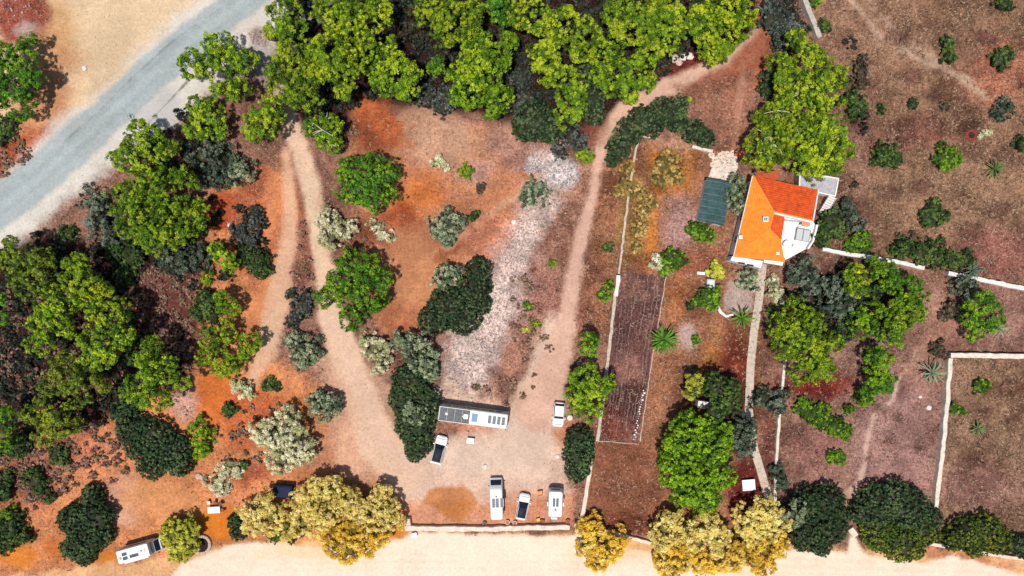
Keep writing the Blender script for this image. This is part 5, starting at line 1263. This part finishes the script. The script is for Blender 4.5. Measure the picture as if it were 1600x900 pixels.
# waste bin, crates, pots along the wall
b = at('waste_bin', 'pinkish waste bin between the white car and the bright pine', 'bin', 890, 652, 0, .5)
MB().lathe((0,0), [(.34,0),(.40,.9),(.43,.92),(.43,.98)], 16).build('body', mat('pink_bin', (.5,.33,.28), .7), b, smooth=True)
MB().lathe((0,0), [(.44,.985),(.42,1.06),(.2,1.12),(0,1.13)], 16).build('lid', mat('pale_lid', (.6,.45,.4), .6), b, smooth=True)
M_ORCR = mat('orange_crate', (.62,.26,.07), .7, noise=.2)
def crate(label, u, v, rz, L, Wd, h, m, cat='crate', name='crate'):
    c = at(name, label, cat, u, v, rz, h)
    MB().box(-L/2, L/2, -Wd/2, Wd/2, 0, .05).build('base', m, c)
    for s in (-1, 1):
        for zz in (.05, .05+h*.34, .05+h*.68):
            MB().box(-L/2, L/2, s*(Wd/2-.015)-.015, s*(Wd/2-.015)+.015, zz, zz+h*.26).build('slat', m, c)
            MB().box(s*(L/2-.015)-.015, s*(L/2-.015)+.015, -Wd/2+.032, Wd/2-.032, zz, zz+h*.26).build('slat', m, c)
    MB().box(-L/2+.05, L/2-.05, -Wd/2+.05, Wd/2-.05, h*.6, h*.72).build('contents', m, c)
crate('orange wooden crate left of the caravan', 844, 771, 5, .75, .7, .6, M_ORCR)
crate('yellow crate by the front wall near the caravan drawbar', 841, 813, 20, .6, .55, .45, mat('yellow_crate', (.62,.36,.05), .6))
crate('rust crate with clutter against the front wall', 848, 815, -10, .6, .6, .4, M_REDCL)
def pot(label, u, v, r, m, fill):
    p = at('plant_pot', label, 'pot', u, v, 0, .3, 'round pots along the front wall')
    MB().lathe((0,0), [(r*.75,0),(r,.38),(r*1.08,.4),(r*1.08,.45),(r*.9,.45),(r*.88,.36)], 16).build('rim', m, p, smooth=True)
    MB().lathe((0,0), [(r*.86,.30),(r*.86,.37),(0,.40)], 14).build('soil', fill, p)
M_POTW = mat('pale_pot', (.62,.5,.44), .8); M_POTT = mat('terracotta_pot', (.36,.12,.06), .85)
pot('pale round pot by the wall, left of the black roofed car', 793, 816, .33, M_POTW, M_POTT)
pot('pale round pot by the wall, directly behind the black roofed car', 804.5, 817, .33, M_POTW, M_POTT)
pot('dark terracotta pot by the wall behind the camper van', 757, 818, .33, M_POTT, M_DARK)
pot('rust terracotta pot at the end of the wall near the caravan', 887, 815, .35, M_POTT, M_REDCL)
o = at('storage_box', 'lilac storage box below the front wall on the sand', 'box', 647, 836, 12, .5); MB().box(-.42,.42,-.3,.3,0,.42,.03).build('box', mat('lilac_box', (.5,.42,.5), .6), o); MB().box(-.45,.45,-.33,.33,.423,.5,.03).build('lid', mat('lilac_lid', (.58,.5,.58), .5), o)
tk = at('water_tank', 'grey white water tank between two green garden bushes', 'tank', 1111, 443, -5, 1.0)
rloft([(0,-.65,.65,.7,.1),(.9,-.65,.65,.7,.1),(1.0,-.55,.55,.6,.12)]).build('body', M_ALU, tk); MB().cyl((0,.2), .2, 1.0, 1.08, 14).build('lid', M_PAINT, tk)
bn = at('garden_bench', 'small white bench on red soil south of the shed', 'bench', 1095.5, 427, -4, .45)
for yy in (-.16, 0, .16): MB().box(-.62, .62, yy-.07, yy+.07, .42, .46).build('slat', M_PAINT, bn)
for xx in (-.5, .5): MB().box(xx-.04, xx+.04, -.2, .2, 0, .42).build('leg', M_PAINT, bn)
hu = at('garden_hut', 'small pale roof almost hidden in the shaded garden tree', 'hut', 1100, 633, -8, 2)
MB().box(-.8,.8,-.45,.45,0,1.9).build('wall', M_WHITE, hu); MB().box(-.95,.95,-.55,.55,1.905,2.02,.03).build('roof', M_PAVE, hu)
lg = at('driftwood_log', 'dark fallen log at the road shoulder', 'log', 60, 369, 28)
MB().tube([(-1.0,0,.12),(-.3,.05,.14),(.5,-.04,.13),(1.1,.06,.16)], [.09,.13,.12,.06], 8).tube([(.2,0,.14),(.5,.4,.25)], [.06,.02], 6).build('bark', M_BARK, lg, smooth=True)

# boulders and stones that can be told apart
def rock(label, u, v, r, m, group='loose pale boulders'):
    x, y = W(u, v); mb = MB(); n = 9; prof = [(r*.9,-.1),(r*1.05,r*.2),(r*.95,r*.5),(r*.55,r*.78),(0,r*.85)]; mb.lathe((0,0), prof, n)
    mb.v = [(a*random.uniform(.82,1.18), b*random.uniform(.82,1.18), c*random.uniform(.9,1.1)) for a, b, c in mb.v]
    o = mb.build('boulder', m, None, (x, y, gz(x, y))); o.rotation_euler = (0, 0, random.uniform(0, 6)); tag(o, label, 'boulder', group)
M_WST = mat('white_stone', (.66,.58,.52), .9, noise=.25); M_PST = mat('pink_stone', (.5,.36,.31), .9, noise=.3)
BG = 'heap of pale boulders at the red path'
rock('broad pale pink boulder under the pines by the red path, west end of the heap', 1053, 92, .75, M_PST, BG)
rock('low pink boulder in front of the heap by the red path', 1061, 98, .5, M_PST, BG)
rock('whitish boulder in the middle of the heap by the red path', 1067, 89, .62, M_WST, BG)
rock('rounded white boulder at the east end of the heap by the red path', 1078, 88, .55, M_WST, BG)
rock('pale boulder in the orange clearing right of the great dark shrub', 311, 744, .5, M_PST)
rock('white boulder on the red gravel above the drive', 803, 347, .42, M_WST)
rock('white boulder lying in the middle of the parking clearing', 758, 729, .32, M_WST)
rock('white boulder at the foot of the golden tamarisk by the wall', 901, 857, .55, M_WST)
rock('white boulder beside the oval dark shrub', 871, 713, .3, M_WST)
rock('white boulder in the mauve plot near the cream wall', 1451, 637, .4, M_WST)
rock('small white boulder high in the mauve plot', 1438, 620, .25, M_WST)
rock('white boulder on the red soil above the road shoulder bushes', 96, 388, .4, M_WST)
rock('white boulder among the dark shrubs beside the orange track', 360, 352, .4, M_WST)
rock('pale boulder on the sandy ground left of the road', 133, 107, .4, M_WST)
pz = at('earth_pit', 'dark round hole beside the dry tussock in the field', 'pit', 1518, 211)
MB().lathe((0,0), [(.95,-.05),(.85,.06),(.62,.07),(.5,.03)], 14).build('rim', M_RED, pz); MB().cyl((0,0), .6, -.1, .035, 14).build('hole', mat('hole_earth', (.035,.012,.008), 1), pz)

# ploughed bed: every row a part
bed = at('vegetable_bed', 'long ploughed bed of dark rows inside the garden wall', 'garden bed', 985, 560)
bo = Vector((*W(985, 560), 0))
for k in range(13):
    t = (k+.5)/13; top = Vector(W(964+76*t, 424+8*t)); bot = Vector(W(934+63*t, 686+5*t)); n = 90; loops = []
    for i in range(n+1):
        p = top.lerp(bot, i/n); fb = float(fbm(np.array([p.x]), np.array([p.y]), 2.4, 44)[0]); h = -.04+.26*random.random()*max(0, (fb-.36)*3.4)+.10*max(0, fb-.3); w = .06+.09*random.random(); j = random.uniform(-.07,.07) + .10*math.sin(p.y*.55+k*.3) + .06*math.sin(p.y*1.7+k)
        loops.append([(p.x-w+j-bo.x, p.y-bo.y, -.10), (p.x+w+j-bo.x, p.y-bo.y, -.05), (p.x+w*.4+j-bo.x, p.y-bo.y, h), (p.x-w*.4+j-bo.x, p.y-bo.y, h)])
    c = random.choice([(.17,.10,.095),(.12,.06,.06),(.22,.14,.12),(.15,.075,.06)])
    MB().loft(loops).build('crop_row', mat('tilth_%d' % int(c[0]*100), c, .95, noise=.45, nscale=3), bed)
for i in range(22):      # pale cloches and stones in the eastern row
    t = i/21; p = Vector(W(1006, 610)).lerp(Vector(W(991, 686)), t); mb = MB(); r = random.uniform(.07, .2)
    mb.lathe((0,0), [(r,0),(r*.9,r),(0,r*1.3)], 7); mb.build('cloche', M_WST, bed, (p.x-bo.x+random.uniform(-.15,.15), p.y-bo.y, .1))
ed = wall('bed_edging', 'thin pale strip edging the lower end of the ploughed bed', [(932,689),(965,691),(998,694)], .12, .12, M_STONE, 'edging')
ed = wall('bed_edging', 'thin pale strip edging the eastern side of the ploughed bed', [(1041,432),(1020,556),(1000,690)], .14, .14, M_STONE, 'edging')
# ------------------------------------------------------------------ what nobody could count
def scatter(n, prob, seed):
    r_ = np.random.default_rng(seed); x = r_.uniform(-84, 84, n*14); y = r_.uniform(-48, 48, n*14)
    j, i = gsample(x, y); p = prob[j, i]; k = np.where(r_.random(len(x)) < p)[0][:n]
    return x[k], y[k], j[k], i[k], r_
hard = np.maximum.reduce([m_road, m_sand, m_t1, m_t3, m_clear*.8, m_gravel*.6, m_bed*.5])
patch = fbm(gx, gy, 2.2, 91, 3)
wood = mask(Pg([(-900,360),(120,370),(330,380),(330,520),(290,620),(200,660),(0,700),(-900,760)]), 12, 12) + mask(Pg([(400,-700),(1190,-700),(1185,60),(1060,105),(930,200),(840,210),(760,190),(600,165),(500,200),(440,190),(410,100)]), 12, 12)
grass_p = (1-np.clip(wood, 0, 1)*.9)*np.clip((CR[..., 3]-.45)/.4, 0, 1) * (1-hard) * np.clip((patch-.32)*3, 0, 1)
x, y, j, i, r_ = scatter(42000, grass_p, 1)
n = len(x); base = CR[j, i, :3]; z = HT[j, i]
a = r_.uniform(0, 6.28, (n, 3)); ln = r_.uniform(.15, .50, (n, 3)); el = r_.uniform(.1, .8, (n, 3))
tip = np.stack([np.cos(a)*ln*np.cos(el), np.sin(a)*ln*np.cos(el), ln*np.sin(el)], -1)
sd = np.stack([-np.sin(a), np.cos(a), 0*a], -1) * r_.uniform(.03, .09, (n, 3))[..., None]
o = np.stack([x, y, z-.01], -1)[:, None, :] + np.concatenate([r_.uniform(-.07, .07, (n, 3, 2)), np.zeros((n, 3, 1))], -1)
v = np.stack([o-sd, o+sd, o+tip], 2).reshape(-1, 3)
c = base*r_.uniform(.6, 1.7, (n, 1)); straw = r_.random(n) < .40; c[straw] = c[straw]*.4 + np.array(S(226,190,158))*.7*r_.uniform(.7, 1.15, (straw.sum(), 1))
dk = r_.random(n) < .2; c[dk] *= .45
c = np.repeat(np.clip(c, 0, .8), 9, 0)
g = link('dry_grass', np_mesh('dry_grass', v, np.arange(len(v)).reshape(-1, 3), np.concatenate([c, np.ones((len(c), 1))], 1)), M_STRAW)
tag(g, 'dry straw and withered grass over the fields', 'grass', kind='stuff')

# stones: gravel bed, rubble heaps, scattered over rough earth
def stones(name, label, n, prob, seed, r0, r1, colf):
    x, y, j, i, r_ = scatter(n, prob, seed); n = len(x); r = r_.uniform(r0, r1, n)**1.0
    d = np.array([(1,0,0),(0,1,0),(-1,0,0),(0,-1,0),(0,0,.7),(0,0,-.4)], float)
    ang = r_.uniform(0, 6.28, n); ca, sa = np.cos(ang), np.sin(ang)
    v = d[None]*r[:, None, None]*r_.uniform(.65, 1.25, (n, 6, 1))
    v = np.stack([v[..., 0]*ca[:, None]-v[..., 1]*sa[:, None], v[..., 0]*sa[:, None]+v[..., 1]*ca[:, None], v[..., 2]], -1) + np.stack([x, y, HT[j, i]+r*.15], -1)[:, None, :]
    f0 = np.array([(0,1,4),(1,2,4),(2,3,4),(3,0,4),(1,0,5),(2,1,5),(3,2,5),(0,3,5)])
    f = (f0[None] + (np.arange(n)*6)[:, None, None]).reshape(-1, 3)
    c = np.repeat(colf(r_, n, CR[j, i, :3]), 6, 0)
    o = link(name, np_mesh(name, v.reshape(-1, 3), f, np.concatenate([np.clip(c, 0, .85), np.ones((len(c), 1))], 1)), M_PEB); tag(o, label, 'stones', kind='stuff')
wht = lambda r_, n, b: np.array(S(224,204,196))*r_.uniform(.5, 1.2, (n, 1)) + r_.normal(size=(n, 1))*np.array([.02, .0, -.01])
stones('gravel', 'pale gravel spread between the dark shrubs and the drive', 8000, m_gravel*(1-m_clear*.5), 5, .06, .19, wht)
stones('rubble', 'white rubble heap at the top of the gravel', 1500, np.maximum(m_rub1, m_rub2), 6, .10, .26, lambda r_, n, b: np.array(S(240,234,236))*r_.uniform(.6, 1.2, (n, 1)))
rubtop = mask(E(25,15,34,22), 6, 10) + mask(E(403,55,18,18), 6, 8) + mask(E(290,630,16,22), 8, 8)*.7
stones('rubble', 'pinkish rubble at the top left and beside the road end', 1100, rubtop, 7, .12, .3, lambda r_, n, b: np.array(S(206,176,168))*r_.uniform(.45, 1.2, (n, 1)))
loose = (1-np.maximum.reduce([m_road, m_sand, m_bed])) * np.clip(fbm(gx, gy, 3.5, 123, 3)*3-1.25, .02, 1) * (0.25 + CR[..., 3]*.75)*(1-np.clip(wood, 0, 1)*.85)
stones('pebbles', 'loose stones scattered over the bare earth', 9000, loose, 8, .04, .12, lambda r_, n, b: b*r_.uniform(.5, 1.6, (n, 1)) + np.array(S(220,190,170))*.35*(r_.random((n, 1)) < .4))

# low brown scrub on the wooded slope and in the western clearing
scr = mask(Pg([(210,410),(330,420),(320,520),(290,600),(200,600),(200,480)]), 12, 10) + mask(E(60,725,80,60), 20, 20) + mask(E(140,700,60,40), 20, 20) \
    + mask(E(20,265,40,50), 12, 10) + mask(E(470,420,14,60), 8, 8) + mask(E(395,690,40,50,30), 14, 14)*.35 + mask(E(520,205,26,20), 8, 8) + mask(E(440,140,22,34), 10, 10) \
    + mask(E(560,365,36,18), 10, 10)*.8 + mask(E(80,550,110,130), 20, 20)*.9 + mask(E(835,480,34,70,12), 14, 14)*.35 + mask(E(790,600,34,18), 12, 12)*.5 + mask(E(210,380,110,30), 20, 14)*.6
x, y, j, i, r_ = scatter(1300, np.clip(scr, 0, 1)*(1-m_t1)*(1-m_t2)*(1-m_road), 21)
KIND['scrub'] = (.20, 7.0, 9, .17, [(.19,.09,.06),(.26,.13,.09),(.13,.06,.045),(.32,.19,.13),(.17,.12,.055)])
lob = [(float(a_), float(b_), float(HT[p, q])+.1, s_, s_*.7) for a_, b_, p, q, s_ in zip(x, y, j, i, r_.uniform(.25, .65, len(x)))]
V_, F_l, C_l, nn = [], [], [], 0
for k in range(0, len(lob), 1):
    v, f, c = leaf_cloud(lob[k:k+1], 'scrub', 5000+k, core=False)
    V_.append(v); F_l.append(f+nn); C_l.append(c); nn += len(v)
o = link('undergrowth', np_mesh('undergrowth', np.concatenate(V_), np.concatenate(F_l), np.concatenate(C_l)), M_LEAF)
tag(o, 'low brown thorny scrub covering the wooded slope', 'undergrowth', kind='stuff')

# undergrowth added to darken the floor of the woods like shade
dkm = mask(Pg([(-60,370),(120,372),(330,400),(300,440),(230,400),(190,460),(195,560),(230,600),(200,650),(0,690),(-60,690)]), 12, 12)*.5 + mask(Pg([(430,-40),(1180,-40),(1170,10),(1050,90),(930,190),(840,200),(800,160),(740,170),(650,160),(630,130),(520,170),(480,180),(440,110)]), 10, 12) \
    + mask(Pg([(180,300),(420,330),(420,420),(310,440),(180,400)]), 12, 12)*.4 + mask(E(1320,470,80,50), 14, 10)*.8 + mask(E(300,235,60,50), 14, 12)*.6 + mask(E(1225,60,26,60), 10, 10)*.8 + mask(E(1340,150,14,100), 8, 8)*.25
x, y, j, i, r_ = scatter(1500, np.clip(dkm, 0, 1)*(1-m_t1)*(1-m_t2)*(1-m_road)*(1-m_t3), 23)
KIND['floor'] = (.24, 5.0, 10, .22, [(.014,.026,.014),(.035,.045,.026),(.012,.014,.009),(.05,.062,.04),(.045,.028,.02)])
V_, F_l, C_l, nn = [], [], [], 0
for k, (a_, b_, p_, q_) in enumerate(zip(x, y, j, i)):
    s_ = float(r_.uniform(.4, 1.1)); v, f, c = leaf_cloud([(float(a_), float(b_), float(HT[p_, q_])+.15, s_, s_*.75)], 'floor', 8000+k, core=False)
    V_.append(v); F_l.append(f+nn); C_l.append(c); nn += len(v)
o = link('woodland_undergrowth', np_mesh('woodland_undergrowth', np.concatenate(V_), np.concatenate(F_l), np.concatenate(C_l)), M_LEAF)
tag(o, 'evergreen undergrowth added on the floor of the woods, dark like shade', 'undergrowth', kind='stuff')
print('TRIS', sum(len(m.loops) - 2*len(m.polygons) for m in bpy.data.meshes))
